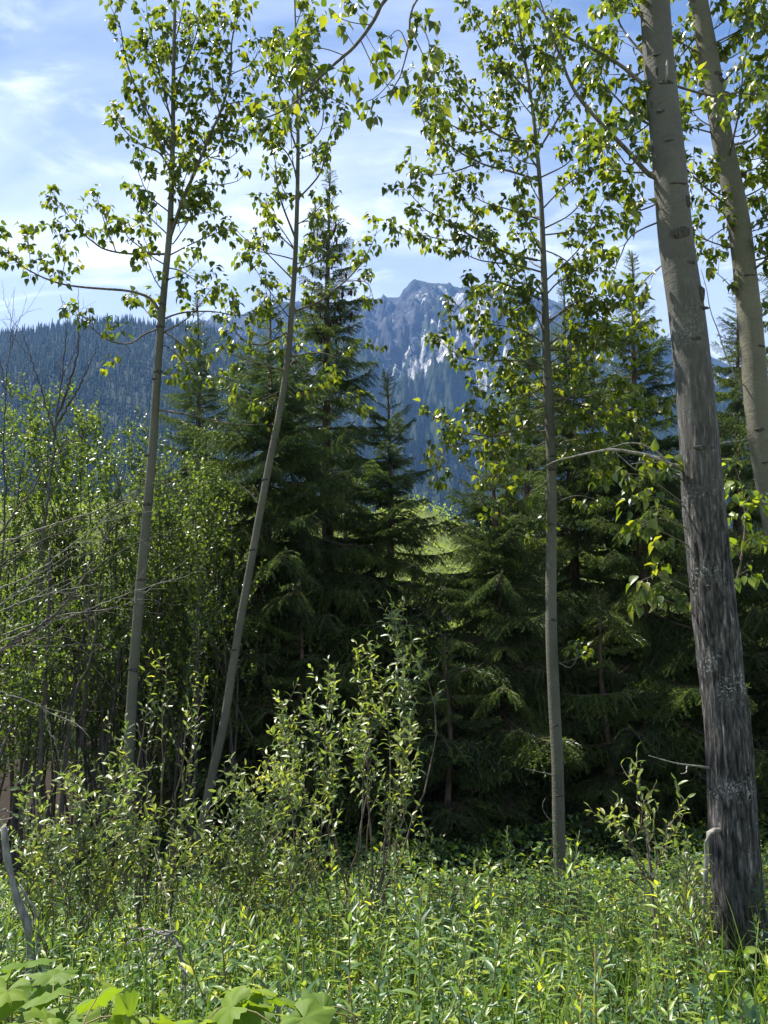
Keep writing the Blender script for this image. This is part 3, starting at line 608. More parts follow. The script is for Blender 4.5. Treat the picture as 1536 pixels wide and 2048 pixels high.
class Poplar:
    def __init__(self, label, px, Y, mat, lean=0.0, sides=14, rings=70, furrow=0.0, ftop=0.0, leaf=0.083, seed=0):
        self.r = np.random.default_rng(900 + seed); self.leaf = leaf; self.lv = Leaves(); self.Y = Y
        P, R = [], []
        for (x, y, w) in px: P.append(at(x, y, Y)); R.append(w * 0.5 * depth_at(x, y, Y) / FPX)
        foot = P[0].copy(); k = (P[1] - P[0]) / max(1e-3, (P[1] - P[0])[2]); g0 = gzf(foot[0], foot[1]) - 0.25
        if foot[2] > g0 + 0.05: foot = P[0] + k * (g0 - P[0][2]) * 0.8; foot[2] = g0; P.insert(0, foot); R.insert(0, R[0] * 1.06)
        b = np.array([P[0][0], P[0][1], P[0][2] + 0.25]); self.base = b; self.root = empty('poplar_tree', b); tag(self.root, label, 'poplar tree')
        me, self.C, self.RC = trunk_mesh(np.array(P), R, mat, b, sides, rings, furrow, ftop); obj('trunk', me, self.root)
    def near(self, p):
        i = np.argmin(np.linalg.norm(self.C - p, axis=1)); return self.C[i], self.RC[i]
    def limb(self, P, r0=None, leafy=0.25, twig=1.0, dead=False, r1=0.0025, size=None, per=5, mat=None, twl=(0.10, 0.38), gap=0.10):
        P = np.asarray(P, float); L = np.linalg.norm(np.diff(P, axis=0), axis=1).sum(); n = max(8, int(L / 0.06)); C = curve(P, n)
        C = C + (np.stack([fbm(p3(np.arange(n) * .3, P[0, 2] * 7), 2, 3), fbm(p3(np.arange(n) * .3, P[0, 2] * 7), 2, 4), fbm(p3(np.arange(n) * .3, P[0, 2] * 7), 2, 6)], -1) - 0.5) * 0.05 * np.linspace(0, 1, n)[:, None]
        r0 = (r0 * 0.75) if r0 else 0.004 + 0.006 * L; g = Geo(); g.tube(C, r1 + (r0 - r1) * (1 - np.linspace(0, 1, n)) ** 0.9, 6)
        T = nrm(np.gradient(C, axis=0)); nodes, outs = [], []
        if twig > 0:
            m = int(L * (1 - leafy) / gap * twig * 1.08)
            for q in range(m):
                t = leafy + (1 - leafy) * (q + self.r.random()) / max(1, m); i = min(n - 1, int(t * (n - 1))); tl = self.r.uniform(*twl) * (1.15 - 0.6 * t)
                lat = self.r.normal(0, 1, 3); lat = nrm(lat - T[i] * np.dot(lat, T[i])); d = nrm(T[i] * 0.55 + lat * 0.75 + np.array([0, 0, 0.25]))
                p0 = C[i]; p1 = p0 + d * tl * 0.55; p2 = p1 + nrm(d + np.array([0, 0, 0.25])) * tl * 0.45; g.tube(curve([p0, p1, p2], 5), np.linspace(.0032, .0014, 5), 3)
                if not dead:
                    nodes += [p2, p1 * 0.6 + p2 * 0.4] + ([p1 * 0.8 + p0 * .2] if tl > 0.22 else []); outs += [d] * (3 if tl > 0.22 else 2)
            if not dead: nodes.append(C[-1]); outs.append(T[-1])
        o = obj('dead_branch' if dead else 'branch', g.mesh('branch', mat or (M['dead'] if dead else M['limb']), origin=self.base), self.root)
        if nodes: self.lv.add(*hang_leaves(np.array(nodes), np.array(outs), size or self.leaf, per), owner=o)
        return C
    def limb_px(self, px, dy=None, **k):
        """limb through photo points; starts in the trunk and drifts dy in depth"""
        L = sum(math.dist(a, b) for a, b in zip(px[:-1], px[1:])) / FPX * self.Y; dy = self.r.uniform(-0.45, 0.35) * L if dy is None else dy; P = []
        acc = 0; tot = max(1e-6, sum(math.dist(a, b) for a, b in zip(px[:-1], px[1:])))
        s0 = at(px[0][0], px[0][1], self.Y); c, r = self.near(s0)
        for i, p in enumerate(px):
            if i: acc += math.dist(px[i - 1], p)
            P.append(at(p[0], p[1], c[1] + dy * acc / tot if i else c[1]))
        if 0.2 * r < np.linalg.norm(s0 - c) < 3 * r: P.insert(0, c + (s0 - c) * 0.2 + np.array([0, 0, -0.3 * r]))
        return self.limb(P, **k)
    def auto(self, z0, z1, step, length, el=(48, 70), **k):
        z = z0; az = self.r.uniform(0, 6.28)
        while z < z1:
            i = np.argmin(np.abs(self.C[:, 2] - z)); c = self.C[i]; L = length((z - z0) / (z1 - z0)) * self.r.uniform(.6, 1.2); e = math.radians(self.r.uniform(*el)); az += 2.4 + self.r.normal(0, .3)
            h = np.array([math.cos(az), math.sin(az), 0]); p1 = c + (h * math.cos(e * .6) + np.array([0, 0, math.sin(e * .6)])) * L * .45; p2 = p1 + (h * math.cos(e) + np.array([0, 0, math.sin(e)])) * L * .55
            self.limb([c, p1, p2], **k); z += step * self.r.uniform(.7, 1.3)
    def done(self, singles, mat='poplar_leaf'): self.lv.build(self.root, L_POPLAR, M[mat], singles, shape2=L_POPLAR2); return self.root
    def knot(self, px, py, w, hgt):
        s = at(px, py, self.Y); c, r = self.near(s); f = np.array([s[0], s[1] - math.sqrt(max(0, r * r - (s[0] - c[0]) ** 2)) + 0.004, s[2]]); k = depth_at(px, py, self.Y) / FPX
        t = np.linspace(0, 2 * math.pi, 13)[:-1]; V = [(0, -0.55, 0)]
        for q, (rr, d) in enumerate(((0.5, -0.62), (0.82, -0.40), (1.0, 0.6))):
            V += [(rr * math.cos(a) * (1 + .14 * math.sin(3 * a + px)), d, rr * math.sin(a) * (1 + .2 * math.cos(2 * a + py))) for a in t]
        F = [(0, 1 + (j + 1) % 12, 1 + j) for j in range(12)]; Q = [(1 + 12 * q + j, 1 + 12 * q + (j + 1) % 12, 13 + 12 * q + (j + 1) % 12, 13 + 12 * q + j) for q in range(2) for j in range(12)]
        g = Geo(); g.add(np.array(V) * np.array([w * .5 * k, 0.012, hgt * .5 * k]) + f, Q, F); obj('bark_scar', g.mesh('bark_scar', M['knot'], origin=self.base), self.root)

def px_list(s): return [tuple(float(q) for q in p.split(',')) for p in s.split()]

# straight pale poplar
A = Poplar('straight pale poplar with a forked crown and a long bare side limb', px_list('252,1660,21.6 258,1500,20.9 268,1330,20.2 280,1180,19.6 292,1050,18.4 305,900,16.5 318,700,14.6 330,560,12.7 340,450,10.7 345,300,8.9 347,150,7.0 350,0,5.7 352,-150,3.8'), 7.5, M['bark_grey'], seed=1)
A.limb_px(px_list('322,628 300,597 262,583 215,578 160,573 115,567 70,548 30,522 5,500 -18,455'), r0=.022, leafy=.5, twig=1.0, dy=-.3)
A.limb_px(px_list('120,568 128,525 118,490 100,455'), r0=.006, leafy=.1, dy=-.1); A.limb_px(px_list('62,545 58,500 48,450'), r0=.005, leafy=.1, dy=0)
for s, lf, tw in (('332,508 270,508 215,500 185,483 160,460 140,432 122,408 106,385', .42, 1.1), ('232,504 215,460 200,415 192,385', .15, 1.0), ('300,508 262,480 245,455 235,440', .2, 1), ('336,470 305,440 278,408 262,382', .25, 1.0), ('340,340 318,305 280,288 248,255 222,215', .3, 1.1),
        ('341,300 305,240 280,195 262,150 248,95 236,50 216,2', .2, 1.15), ('345,250 322,160 305,80 292,5', .2, 1.2), ('347,190 378,110 400,50 425,5', .2, 1.1), ('395,365 440,370 475,362 492,342', .55, .9), ('344,490 370,455 388,430 430,425', .3, 1), ('336,512 380,490 420,470 462,455', .35, 1),
        ('330,535 362,542 392,562 425,585', .3, 1), ('326,655 290,668 258,688 218,682 180,652 150,628 134,618', .4, 1.0), ('322,640 362,626 420,623 480,630 522,622', .55, .9), ('326,662 368,692 402,730 440,765', .25, 1.1), ('324,690 352,706 380,745 400,772', .2, 1), ('318,820 390,832 470,846 545,850', .75, .5), ('345,300 372,262 400,235', .2, 1.1), ('347,140 330,80 322,20', .2, 1.1), ('345,330 320,290 312,230', .2, 1.1)):
    A.limb_px(px_list(s), leafy=lf, twig=tw)
lead = A.limb_px(px_list('340,475 366,400 396,330 421,270 446,210 460,150 465,80 472,5'), r0=.03, leafy=.12, twig=1.5, dy=-.2, r1=.006, twl=(.15, .5))
for s in ('421,270 470,250 510,220', '446,210 492,205 535,240', '440,230 425,170 420,120', '460,150 500,130 520,100', '396,330 430,300 450,262', '410,290 385,240 380,190', '462,120 440,70 432,30', '405,310 450,320 480,300'): A.limb_px(px_list(s), leafy=.2, twig=1.1, dy=-.1)
A.auto(4.8, 8.4, .2, lambda t: .7 - .2 * t, gap=.10)
A.done(260)

# leaning poplar
B = Poplar('slender poplar leaning across the broad dark spruce', px_list('392,1720,18.0 405,1650,18.0 424,1550,17.4 447,1450,16.7 466,1330,16.0 481,1240,15.4 501,1130,14.7 521,1020,14.1 538,930,12.7 560,820,11.4 575,720,10.0 585,600,8.7 592,480,7.4 596,300,5.4 594,150,4.0 590,20,3.0 588,-80,2.0'), 8.0, M['bark_grey'], seed=2)
for s, lf, tw in (('587,560 532,505 492,478 468,455', .4, 1.2), ('590,520 545,508 500,500 480,520', .35, 1), ('592,480 562,400 550,330 548,255', .25, 1.2), ('594,400 636,352 652,300 672,235 682,200', .25, 1.1), ('594,300 562,200 545,130 548,60', .2, 1.2), ('594,260 606,150 612,80 606,10', .2, 1.2), ('582,640 535,575 505,530', .3, 1.1),
        ('582,625 640,602 690,562 728,520 758,450', .5, 1.1), ('690,562 735,565 745,600', .2, 1), ('578,662 520,690 470,662 442,598', .45, 1), ('576,700 630,762 690,802 738,815', .4, 1.0), ('572,742 505,722 445,705', .3, 1.1), ('574,715 640,705 690,720 735,690', .35, 1), ('592,450 632,425 660,380', .3, 1.0), ('590,540 640,520 680,470', .4, .9), ('586,600 540,640 500,640', .3, 1), ('594,350 570,300 520,270 505,250', .35, 1), ('596,300 640,262 652,190', .3, 1.0), ('595,200 560,140 552,95', .2, 1.1), ('594,150 622,90 640,40', .2, 1.0), ('570,760 600,790 640,800', .3, .8), ('565,780 520,800 470,790', .4, .8), ('590,500 560,455 520,420', .3, 1.0)):
    B.limb_px(px_list(s), leafy=lf, twig=tw)
B.auto(4.6, 9.3, .24, lambda t: .75 - .35 * t, gap=.11)
B.limb_px(px_list('518,1010 500,985 475,965 457,940'), r0=.009, twig=0, dead=True, dy=-.4)
B.done(240)

# slender grey poplar
Cc = Poplar('slender grey poplar with a wide airy crown of hanging leaves', px_list('1120,1720,25.5 1117,1640,24.6 1115,1530,24.6 1108,1400,23.8 1103,1280,22.0 1102,1150,21.1 1103,1000,20.2 1100,850,18.5 1093,700,15.0 1088,550,12.3 1082,400,9.7 1072,280,7.9 1060,180,6.2 1045,90,4.8 1030,0,4.0 1020,-90,2.6'), 8.0, M['bark_grey'], seed=3)
for s, lf, tw in (('1085,522 1040,513 1000,500 950,475 905,448 870,430 830,402 800,372', .35, 1.3), ('950,475 900,480 850,470 790,465', .15, 1.1), ('1086,545 1030,530 960,520 915,500 880,490', .4, 1.0), ('1080,362 1030,345 960,325 900,290 862,250 832,200', .3, 1.35), ('960,325 900,345 850,350 815,330', .15, 1.2), ('1072,282 1010,278 960,240 905,172 872,100', .3, 1.35), ('1062,190 1005,125 962,62 932,2', .25, 1.3), ('1000,250 940,265 880,230 850,170', .2, 1.2),
        ('1085,470 1150,462 1210,450 1262,432', .3, 1.3), ('1083,420 1130,372 1182,342 1232,325', .3, 1.3), ('1076,302 1120,232 1172,152 1202,82', .25, 1.3), ('1068,222 1102,122 1122,42', .25, 1.3), ('1090,592 1122,562 1182,542 1222,502', .3, 1.25), ('1090,602 1040,582 980,562 925,602 892,650', .4, 1.2), ('1094,742 1040,722 960,722 905,702 872,672', .35, 1.3), ('1096,802 1180,792 1262,782 1328,832', .35, 1.35), ('1098,852 1020,862 950,882 885,905 868,950', .35, 1.4), ('1098,862 1000,872 930,862 858,830', .4, 1.4), ('1095,692 1150,652 1222,642 1300,662', .35, 1.2), ('1098,802 1150,742 1212,702', .25, 1.3), ('1102,960 1022,1012 972,1042', .4, 1.0), ('1103,1010 1152,990 1198,1000', .4, .8),
        ('1088,560 1050,600 1000,640 960,660', .3, 1.2), ('1092,690 1042,660 982,650 930,640', .35, 1.2), ('1096,770 1050,790 990,780 940,760', .3, 1.3), ('1096,760 1140,790 1190,840 1240,850', .3, 1.3), ('1078,340 1040,280 1012,205 1000,140', .25, 1.2), ('1086,500 1130,520 1172,562 1180,600', .3, 1.1), ('1055,150 1040,80 1010,20', .2, 1.2), ('1084,440 1020,420 960,400 915,372', .35, 1.2), ('1097,820 1055,850 1010,910 985,960', .3, 1.2), ('1100,900 1150,880 1200,890 1240,930', .4, 1.0), ('1110,1330 1140,1320 1180,1310', .3, .7), ('1094,650 1140,610 1200,590 1262,600', .25, 1.3), ('1095,700 1160,700 1230,690 1290,720', .25, 1.3), ('1097,780 1160,810 1220,820 1290,880', .25, 1.3), ('1098,830 1140,860 1180,920 1210,960', .25, 1.2), ('1096,730 1130,700 1170,650 1200,620', .25, 1.3), ('1094,640 1060,610 1010,600 950,590', .3, 1.3), ('1097,810 1050,820 1000,830 940,810', .25, 1.3), ('1099,880 1060,900 1020,940 960,950', .3, 1.2), ('1102,1120 1080,1090 1060,1060', .3, .8)):
    Cc.limb_px(px_list(s), leafy=lf * .85, twig=tw * 1.25)
Cc.limb_px(px_list('1117,1552 1085,1545 1050,1540'), r0=.008, twig=0, dead=True, dy=-.3); Cc.limb_px(px_list('1112,1650 1092,1630 1085,1612 1092,1598'), r0=.007, twig=0, dead=True, dy=-.2); Cc.limb_px(px_list('1110,1320 1140,1335 1158,1318'), r0=.006, twig=0, dead=True, dy=-.2)
Cc.auto(4.0, 9.6, .2, lambda t: 1.15 - .5 * t, gap=.11)
Cc.done(300)

# large furrowed poplar
D = Poplar('large poplar with dark furrowed lower bark and a smooth grey upper trunk', px_list('1492,1930,98 1480,1850,92 1471,1740,87 1464,1600,85 1454,1450,81 1437,1300,77 1421,1150,73 1406,1000,70 1396,850,67 1376,650,62 1352,480,60 1336,300,56 1320,150,53 1309,0,50 1297,-200,45 1285,-450,38 1270,-800,28'), 5.0, M['bark_big'], sides=110, rings=420, furrow=.011, ftop=3.4, leaf=.08, seed=4)
for k in ((1350, 482, 40, 30), (1388, 598, 26, 44), (1362, 418, 22, 26), (1322, 185, 30, 10), (1316, 240, 26, 8), (1368, 540, 24, 10), (1390, 628, 34, 9), (1330, 300, 20, 6), (1380, 690, 22, 10), (1306, 160, 8, 26), (1310, 130, 30, 5), (1345, 385, 36, 5), (1395, 905, 44, 14), (1412, 1175, 30, 8), (1465, 1692, 26, 16)): D.knot(*k)
D.limb_px(px_list('1302,352 1262,310 1205,250 1150,180 1110,90 1080,0 1060,-60'), r0=.026, leafy=.3, twig=.7, dy=-.1); D.limb_px(px_list('1296,175 1240,130 1180,95 1130,72 1085,20 1070,-20'), r0=.022, leafy=.35, twig=.6, dy=.4)
D.limb_px(px_list('1310,290 1260,330 1230,300 1180,290'), leafy=.3, twig=1, dy=-.3); D.limb_px(px_list('1300,120 1262,80 1230,30 1220,-20'), leafy=.25, twig=1.1, dy=.3); D.limb_px(px_list('1326,345 1270,345 1200,340 1150,345'), leafy=.3, twig=.9, dy=.5); D.limb_px(px_list('1312,60 1270,20 1250,-40'), leafy=.2, twig=1.2, dy=-.2); D.limb_px(px_list('1342,170 1420,190 1480,188 1540,195'), r0=.014, leafy=.3, twig=.9, dy=.5); D.limb_px(px_list('1352,430 1262,470 1240,520 1225,560'), leafy=.35, twig=.8, dy=.4)
# limb that arches over and hangs down in front of the sky
D.limb_px(px_list('1290,-420 1150,-330 1000,-190 880,-80 800,-25 770,5 735,62 690,112 650,145 605,190 560,225 520,235'), r0=.045, leafy=.70, twig=.72, dy=-.5, r1=.004, size=.085, per=5)
D.limb_px(px_list('1290,-400 1120,-260 960,-150 880,-80 845,-20 826,20 815,90 795,150 778,190 760,200'), r0=.03, leafy=.75, twig=.35, dy=-.5, r1=.003, size=.08, per=4)
for s, dy in (('722,82 745,128 780,182', 0), ('745,50 700,45 660,25', 0), ('690,112 640,95 590,100', 0), ('650,145 615,125 575,112', 0), ('822,60 850,120 870,200 872,260', .3), ('826,30 858,90 840,190 860,290', .3), ('800,140 760,190 735,205', 0), ('620,175 660,195 690,215', 0), ('815,95 800,60 770,75', 0)):
    P = [at(x, y, 4.62 + dy) for x, y in px_list(s)]; D.limb(P, r0=.005, leafy=.15, twig=.6, size=.085, per=5, twl=(.08, .24))
# bleached dead branches
for s, r0 in (('1372,942 1345,930 1312,917 1270,906 1225,902 1180,906 1140,912 1110,918 1090,930', .022), ('1345,930 1312,902 1275,888 1245,890 1205,900', .012), ('1338,928 1312,945 1290,948 1262,935 1245,918 1232,908', .011), ('1300,910 1290,890 1276,870', .006), ('1330,925 1290,925 1262,930', .006), ('1424,1537 1392,1533 1360,1526 1330,1518 1302,1510', .011), ('1385,1532 1372,1540 1362,1543', .005)):
    D.limb_px(px_list(s), r0=r0, twig=0, dead=True, dy=-.35, mat=M['dead'])
D.limb([at(1440, 1660, 4.93), at(1424, 1662, 4.86), at(1414, 1672, 4.84), at(1413, 1700, 4.84), at(1412, 1760, 4.85), at(1410, 1830, 4.88), at(1409, 1880, 4.9)], r0=.02, r1=.012, twig=0, dead=True); D.limb([at(1413, 1715, 4.84), at(1424, 1725, 4.84), at(1430, 1735, 4.86)], r0=.006, twig=0, dead=True)
g = Geo(); g.tube(curve([at(1334, 120, 4.80), at(1333, 150, 4.79), at(1331, 165, 4.82)], 6), [.003, .010, .008, .010, .007, .004], 5); obj('dead_branch', g.mesh('dead_branch', M['dead'], origin=D.base), D.root)
for q in px_list('1372,1165 1366,1080 1360,1000 1352,950 1375,1215 1366,1045 1340,985'):
    e = (q[0] - rng.uniform(45, 120), q[1] - rng.uniform(-25, 40)); P = [at(q[0] + 25, q[1] + 20, 5.0), at((q[0] + e[0]) / 2, (q[1] + e[1]) / 2 - 12, 4.9), at(*e, 4.8)]; D.limb(P, r0=.006, leafy=.35, twig=.7, size=.085, per=4, twl=(.06, .16))
for q in ('1318,260 1262,225 1215,175 1190,120', '1305,60 1262,10 1232,-30', '1328,400 1282,420 1240,400 1205,392', '1322,230 1280,262 1235,282 1200,262', '1312,130 1272,150 1225,150', '1340,520 1290,560 1262,600'): D.limb_px(px_list(q), leafy=.2, twig=1.15, dy=.3)
D.done(230)
for k in ((322, 655, 20, 8), (318, 745, 20, 9), (312, 760, 14, 7), (300, 912, 22, 8), (296, 1010, 20, 8), (283, 1160, 22, 6), (270, 1340, 24, 9), (334, 560, 14, 7), (326, 610, 16, 8)): A.knot(*k)
for k in ((1102, 940, 16, 8), (1101, 1050, 16, 6), (1104, 1240, 14, 6), (1094, 760, 12, 6), (1116, 1590, 16, 6), (1110, 1450, 14, 6)): Cc.knot(*k)
for k in ((560, 835, 12, 6), (530, 960, 14, 6), (505, 1100, 14, 6), (470, 1300, 14, 6)): B.knot(*k)
# leafy shoots around the large trunk
def shoot(label, stem_px, Y, laterals, size=.085, n=5):
    P = curve([at(x, y, Y) for x, y in px_list(stem_px)], 20); b = P[0].copy(); b[2] = gzf(b[0], b[1]); root = empty('poplar_sapling', b); tag(root, label, 'poplar sapling'); lv = Leaves(); g = Geo()
    full = np.concatenate([curve(np.array([[b[0], b[1], b[2] - .1], [(b[0] + P[0][0]) / 2, b[1], (b[2] + P[0][2]) / 2], P[0]]), 8)[:-1], P]); g.tube(full, np.linspace(.014, .003, len(full)), 6); obj('stem', g.mesh('stem', M['twig'], origin=b), root)
    for s in laterals:
        Q = curve([at(x, y, Y - rng.uniform(0, .25)) for x, y in px_list(s)], 8); g = Geo(); g.tube(Q, np.linspace(.004, .0016, 8), 4); obj('branch', g.mesh('branch', M['twig'], origin=b), root)
        lv.add(*hang_leaves(Q[[2, 4, 6, 7]], np.tile(nrm(Q[-1] - Q[0]), (4, 1)), size, 3, droop=.8))
    lv.add(*hang_leaves(P[[12, 16, 19]], np.tile(nrm(P[-1] - P[-4]), (3, 1)), size, 4)); lv.build(root, L_POPLAR, M['shoot_leaf'], 300, shape2=L_POPLAR2)
shoot('poplar sapling with bright backlit leaves standing behind the smooth poplar trunk', '1452,1260 1470,1180 1482,1120 1490,1050 1485,980 1470,935', 5.6, ('1482,1120 1465,1090 1450,1100', '1484,1100 1500,1080 1520,1090', '1490,1050 1470,1025 1455,1040', '1490,1030 1505,1005 1525,1015', '1478,1150 1500,1140 1512,1165', '1484,990 1462,965 1452,990', '1476,1170 1460,1150 1448,1165', '1488,1010 1512,980 1530,1000'))

# smooth poplar
E = Poplar('smooth pale poplar with dark branch scars beside the furrowed trunk', px_list('1630,1800,58 1600,1400,54 1572,1150,50 1543,1000,48 1518,850,47 1501,650,44 1478,450,41 1445,280,38 1418,120,36 1396,0,34 1370,-150,30 1340,-350,24 1310,-600,16'), 6.5, M['bark_pale'], sides=48, rings=200, seed=5)
for k in ((1432, 172, 22, 12), (1444, 196, 26, 14), (1428, 160, 20, 14), (1405, 182, 8, 12), (1512, 865, 26, 9), (1480, 350, 30, 12), (1510, 700, 20, 6), (1524, 930, 22, 5), (1490, 560, 24, 5)): E.knot(*k)
for s, lf, tw in (('1450,300 1500,320 1540,300', .2, 1.3), ('1420,130 1470,110 1530,60', .2, 1.3), ('1410,70 1450,40 1490,-10', .2, 1.3), ('1465,380 1510,400 1560,370', .2, 1.2), ('1440,260 1400,240 1370,200', .25, 1.2), ('1425,150 1390,120 1365,60', .25, 1.1), ('1475,440 1430,470 1390,500', .3, 1.1), ('1470,400 1420,380 1385,360', .3, 1.1), ('1488,520 1520,500 1550,510', .2, 1.2), ('1480,470 1540,450 1580,430', .2, 1.2), ('1400,20 1370,-20 1350,-40', .2, 1.2), ('1460,350 1520,330 1560,250', .2, 1.3), ('1430,200 1480,190 1540,150', .2, 1.4), ('1415,100 1480,60 1520,0', .2, 1.3), ('1495,610 1450,560 1425,540', .4, .9), ('1497,600 1530,620 1560,600', .2, 1.2), ('1443,270 1490,270 1550,220', .2, 1.3), ('1485,490 1440,420 1400,410', .3, 1), ('1410,60 1360,90 1350,140', .3, 1)):
    E.limb_px(px_list(s), leafy=lf, twig=tw)
E.auto(4.9, 9.2, .15, lambda t: 1.2, el=(25, 55), gap=.11)
E.limb_px(px_list('1508,778 1480,765 1455,720 1438,670 1420,610 1405,540'), r0=.010, twig=.2, dead=True, dy=-.3); E.limb_px(px_list('1520,868 1490,880 1450,886 1420,890'), r0=.006, twig=0, dead=True, dy=-.3)
E.done(260)

# ------------------------------------------------------------------ shrubs
def shrub(name, label, cat, base, tips, leaf, shape, lmat, wmat, twigs=9, twl=(.12, .38), gap=.028, singles=0, r0=.011, group=None, t0=.32, up=.25, bend=.35, spread=.08, fork=None):
    b = np.array([base[0], base[1], gzf(*base)]); root = empty(name, b); tag(root, label, cat, group); lv = Leaves()
    if fork is not None: g = Geo(); g.tube(curve([b + [0, 0, -.05], (b + fork) / 2 + [.015, 0, 0], fork], 10), np.linspace(r0 * 1.1, r0 * .8, 10), 7); obj('trunk', g.mesh('trunk', wmat, origin=b), root)
    for tp in tips:
        tp = np.asarray(tp); s = (np.asarray(fork) if fork is not None else b) + np.array([rng.normal(0, spread), rng.normal(0, spread), -.05]); L = np.linalg.norm(tp - s); m = s + (tp - s) * 0.5 + np.array([0, 0, 0.12 * L]) + rng.normal(0, .05 * L, 3) * bend
        C = curve([s, m, tp], 18); C[1:-1] += rng.normal(0, .008, (16, 3)); g = Geo(); g.tube(C, (r0 * min(1.6, 0.5 + L * .45)) * (1 - np.linspace(0, 1, 18) * .85), 6); T = nrm(np.gradient(C, axis=0))
        pr = [C[13:]]
        for q in range(max(2, int(twigs * L))):
            t = t0 + (1 - t0) * (q + rng.random()) / max(2, int(twigs * L)); i = min(17, int(t * 17)); lat = rng.normal(0, 1, 3); lat = nrm(lat - T[i] * np.dot(lat, T[i])); d = nrm(T[i] * .6 + lat * .75 + np.array([0, 0, .25])); tl = rng.uniform(*twl) * (1.2 - .6 * t)
            Q = np.array([C[i], C[i] + d * tl * .55, C[i] + d * tl * .9 + np.array([0, 0, tl * .16])]); g.tube(curve(Q, 5), np.linspace(.0034, .0013, 5), 3); pr.append(Q)
        so = obj('stem', g.mesh('stem', wmat, origin=b), root)
        for Q in pr: lv.add(*stem_leaves(np.asarray(Q), leaf, gap, up=up), owner=so)
    lv.build(root, shape, lmat, singles); return root
def tips_px(n, ells, Y, dY):
    """n tips inside photo ellipses (cx, cy, rx, ry) at about depth Y"""
    out = []
    for k in range(n):
        cx, cy_, rx, ry = ells[k % len(ells)]; a = rng.uniform(0, 6.28); q = math.sqrt(rng.random()); out.append(at(cx + rx * q * math.cos(a), cy_ + ry * q * math.sin(a), Y + rng.uniform(-dY, dY)))
    return out
# willow standing in the middle of the clearing
shrub('willow_shrub', 'upright willow standing before the dark spruces with sunlit narrow leaves', 'willow shrub', tuple(at(708, 1500, 5.4)[:2]), tips_px(22, [(768, 1220, 30, 30), (700, 1300, 50, 40), (830, 1330, 40, 40), (600, 1390, 40, 40), (710, 1400, 70, 50), (820, 1430, 40, 40), (570, 1460, 40, 40), (660, 1480, 60, 40), (800, 1570, 60, 50), (640, 1560, 50, 40), (840, 1650, 25, 40), (555, 1385, 20, 15), (730, 1270, 40, 40)], 5.4, .45), .078, L_WILLOW, M['willow_leaf'], M['twig'], 7, (.1, .34), .021, 230, .0055, t0=.68, bend=1.3, up=.1)
# wide low willows
shrub('willow_shrub', 'wide low willow spreading over the weeds below the leaning poplar', 'willow shrub', tuple(at(520, 1500, 4.9)[:2]), tips_px(28, [(520, 1600, 90, 50), (600, 1560, 60, 40), (420, 1620, 70, 50), (600, 1680, 70, 60), (500, 1690, 90, 50), (380, 1700, 60, 40), (480, 1540, 60, 30)], 4.9, .4), .068, L_WILLOW, M['willow_leaf'], M['twig'], 9, (.1, .3), .021, 180, .0055, t0=.55, bend=1.4, up=.05, spread=.22)
shrub('willow_shrub', 'low willow with grey green leaves at the foot of the bare thicket', 'willow shrub', tuple(at(170, 1500, 5.0)[:2]), tips_px(26, [(110, 1560, 70, 40), (180, 1620, 80, 50), (90, 1650, 60, 50), (250, 1540, 60, 50), (300, 1620, 60, 50), (170, 1700, 100, 40), (60, 1720, 50, 40)], 5.0, .4), .072, L_WILLOW, M['willow_leaf'], M['twig'], 8, (.1, .3), .022, 180, .0055, t0=.55, bend=1.4, up=.05, spread=.22)
shrub('willow_shrub', 'thin tall willow with few leaves between the straight and the leaning poplar', 'willow shrub', tuple(at(330, 1500, 5.8)[:2]), tips_px(9, [(340, 1320, 30, 20), (390, 1350, 30, 20), (260, 1440, 50, 30), (400, 1450, 30, 20), (320, 1400, 40, 30), (220, 1470, 40, 30)], 5.8, .3), .075, L_WILLOW, M['willow_leaf'], M['twig'], 4, (.1, .3), .03, 90, .008)
shrub('willow_sapling', 'willow sapling with a bare lower stem beside the furrowed poplar', 'willow sapling', tuple(at(1305, 1800, 4.0)[:2]), tips_px(9, [(1290, 1530, 40, 30), (1340, 1590, 40, 40), (1190, 1615, 25, 20), (1330, 1660, 40, 40), (1250, 1680, 40, 30), (1370, 1700, 30, 40)], 4.0, .2), .066, L_WILLOW, M['willow_leaf'], M['twig'], 7, (.08, .25), .022, 200, .0075, t0=.35, spread=.004, fork=at(1300, 1745, 4.0))
shrub('willow_shrub', 'bushy pale willow between the sapling and the furrowed trunk', 'willow shrub', tuple(at(1370, 1800, 4.3)[:2]), tips_px(14, [(1370, 1760, 40, 50), (1320, 1800, 50, 50), (1390, 1720, 25, 40), (1250, 1840, 50, 40)], 4.3, .3), .06, L_WILLOW, M['willow_leaf'], M['twig'], 9, (.08, .22), .020, 120, .007)
shrub('willow_shrub', 'small willow with yellowish leaves at the foot of the slender grey poplar', 'willow shrub', tuple(at(1115, 1700, 5.6)[:2]), tips_px(8, [(1110, 1705, 40, 25), (1150, 1725, 30, 25)], 5.6, .2), .05, L_WILLOW, M['willow_leaf'], M['twig'], 9, (.08, .22), .022, 80, .007)
